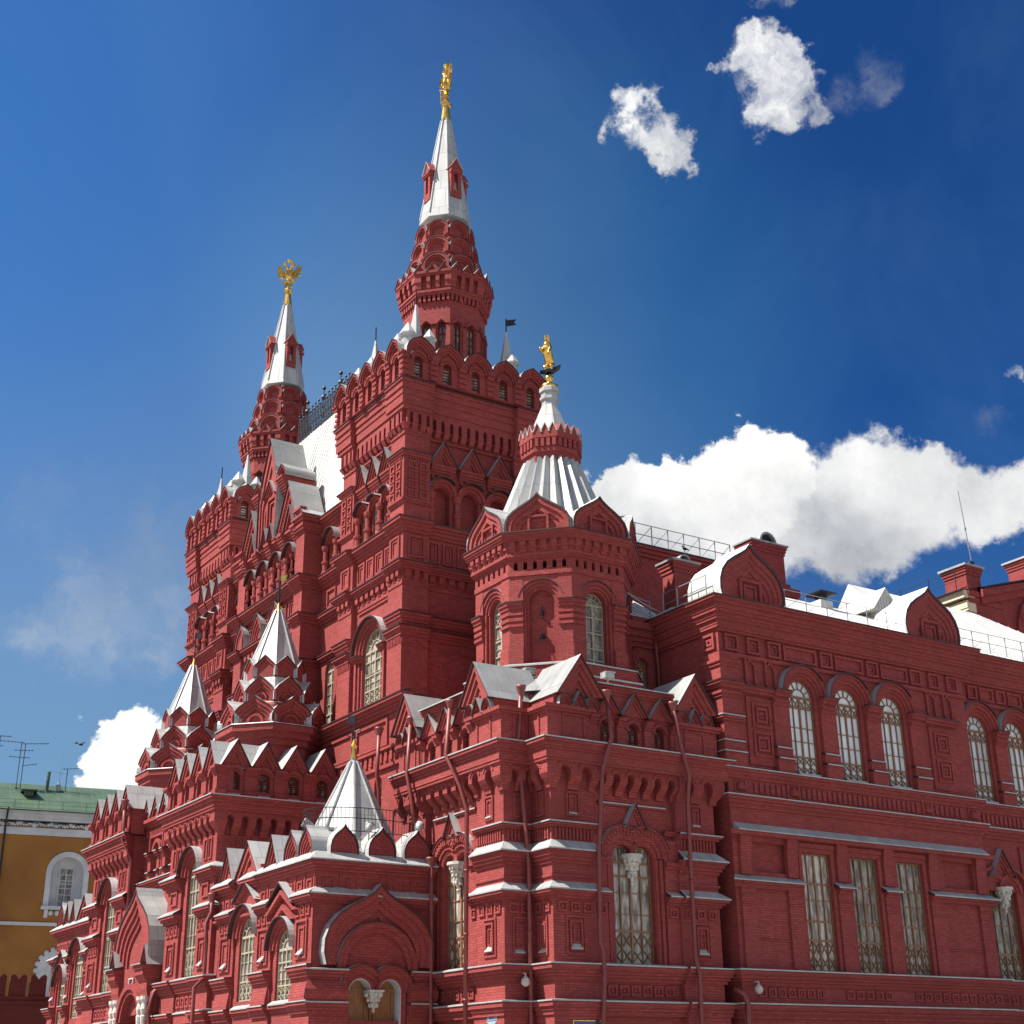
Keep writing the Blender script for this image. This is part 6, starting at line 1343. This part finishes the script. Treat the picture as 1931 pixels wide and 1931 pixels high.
def small():
    # wall lamp domes, plaques, roof floodlights, birds
    def dome(p, n, label):
        b = MB(); x, y, z = p; lathe(b, x, y, [(.05, z+.26), (.05, z+.24), (.09, z+.21), (.15, z+.14), (.16, z), (.13, z-.03), (.09, z-.08), (.02, z-.1)], 14, 0)
        tube(b, [(x, y, z+.22), (x, y, z+.34), (x+n[0]*.14, y+n[1]*.14, z+.36), (x+n[0]*.4, y+n[1]*.4, z+.32)], .03, 6)
        tag(b.build('dome_camera', LAMPM, None, True), label, 'security camera', 'dome cameras on the facade')
    dome((28.62, 43.68, 5.0), (0, 1), 'pale bell-shaped camera on the notched corner beside the rain pipe')
    dome((38.05, 42.1, 4.86), (0, 1), 'pale bell-shaped camera low on the long wing beside the dark recess')
    b = MB(); f = FX(27.9); poly(b, f, [(44.42, 3.78), (44.58, 3.68), (44.75, 3.62), (44.92, 3.68), (45.08, 3.78), (45.08, 4.02), (44.42, 4.02)], 0, .03); frame(b, f, 44.46, 45.04, 3.8, 3.99, .015, .04, 1); 
    for i in range(5): box(b, f, 44.55+.085*i, 44.6+.085*i, 3.85, 3.94, .03, .036, 1)
    tag(b.build('street_plaque', [PLQ, BLUE]), 'pale blue scalloped street plaque on the corner pier', 'plaque')
    b = MB(); f = FY(42.69); box(b, f, 29.9, 31.1, 3.15, 3.75, 0, .03); frame(b, f, 29.88, 31.12, 3.13, 3.77, .03, .045, 1); 
    for j in range(3):
        for i in range(9): box(b, f, 30.05+.1*i, 30.12+.1*i, 3.3+.13*j, 3.36+.13*j, .03, .034, 1)
    tag(b.build('museum_plaque', [BLUE, GOLD]), 'dark blue gilt-framed plaque beside the rain pipe', 'plaque')
    def flood(p, label, d):
        b = MB(); x, y, z = p; v = Vector(d).normalized(); tube(b, [Vector(p)-v*.2, Vector(p)+v*.08, Vector(p)+v*.22], [.12, .17, .19], 10); tube(b, [(x, y, z-.1), (x, y, z-.5)], .03, 5)
        tag(b.build('floodlight', MET, None, True), label, 'floodlight', 'floodlights on the annex roof')
    flood((23.55, 51.3, 11.25), 'white floodlight left of the annex tent, above the roof edge', (-1, .3, .5)); flood((25.3, 49.5, 11.0), 'white floodlight in front of the annex tent', (.5, .6, .6)); flood((27.6, 49.7, 11.2), 'white floodlight at the right end of the annex roof', (.5, .5, .7))
    def lamp(p, label):
        b = MB(); x, y, z = p; box(b, f0, x-.22, x+.22, z, z+.2, y-.16, y+.16); tube(b, [(x, y, z), (x, y, z-.3)], .04, 6); poly(b, Fr((x, y-.2), (1, 0), (0, -1)), [(-.2, z+.18), (.24, z+.2), (.26, z+.26), (-.22, z+.24)], -.4, 0)
        tag(b.build('floodlight', MET), label, 'floodlight', 'floodlights on the pavilion roof')
    lamp((30.2, 45.6, 16.85), 'grey box floodlight on the left edge of the pavilion roof'); lamp((32.2, 43.0, 16.35), 'grey box floodlight between the two big gables of the right face'); lamp((36.0, 42.95, 16.2), 'grey box floodlight on the right end of the pavilion eaves')
    r = pxdir(152, 1404); p = r*120; p.z += 1.7; b = MB(); ball(b, p, .1, 2.2, 1, .8, 8); f = Fr((p.x, p.y), (.84, -.54), (-.54, -.84))
    for s in (-1, 1): b.add([f.P(0, p.z, .12), f.P(0, p.z, -.1), f.P(s*.35, p.z+.2, -.12), f.P(s*.55, p.z+.12, 0), f.P(s*.3, p.z+.18, .12)], [(0, 1, 2, 3, 4)])
    tag(b.build('bird', IRON), 'small dark bird flying in front of the cloud', 'bird')
    for i, (u, l) in enumerate(((40.2, 'dark pigeon on the rear parapet near the octagonal turret'), (45.6, 'dark pigeon on the rear parapet under the middle of the railing'))):
        b = MB(); ball(b, (u, 53.7, 27.78), .09, 1.7, .9, .9, 8); ball(b, (u-.14, 53.7, 27.88), .052, seg=8); tube(b, [(u+.14, 53.7, 27.78), (u+.3, 53.7, 27.73)], [.05, .02], 6); tube(b, [(u, 53.7, 27.72), (u, 53.7, 27.6)], .014, 4)
        tag(b.build('pigeon', IRON, None, True), l, 'bird')
    # iron brackets left on the niche wall of the turret
    f = FO(33.3, 48.1, 225, 2.76)
    for v, l in ((19.75, 'small rusty iron bracket high in the blind niche of the octagonal turret'), (18.75, 'iron bracket with spread prongs lower in the blind niche of the octagonal turret')):
        b = MB(); box(b, f, -.06, .06, v-.1, v+.1, -.02, .1)
        if v > 19: tube(b, [f.P(0, v+.3, .1), f.P(0, v, .14), f.P(.02, v-.25, .1)], .028, 5); rope(b, f.P(0, v-.2, .1), f.P(.35, v-.5, .03), .05, .015)
        else:
            for q in (-.22, 0, .22, .4): tube(b, [f.P(0, v, .06), f.P(q, v-.28, .26)], .02, 5)
        tag(b.build('wall_bracket', IRON), l, 'bracket')
arsenal(); kremlin_wall(); small()
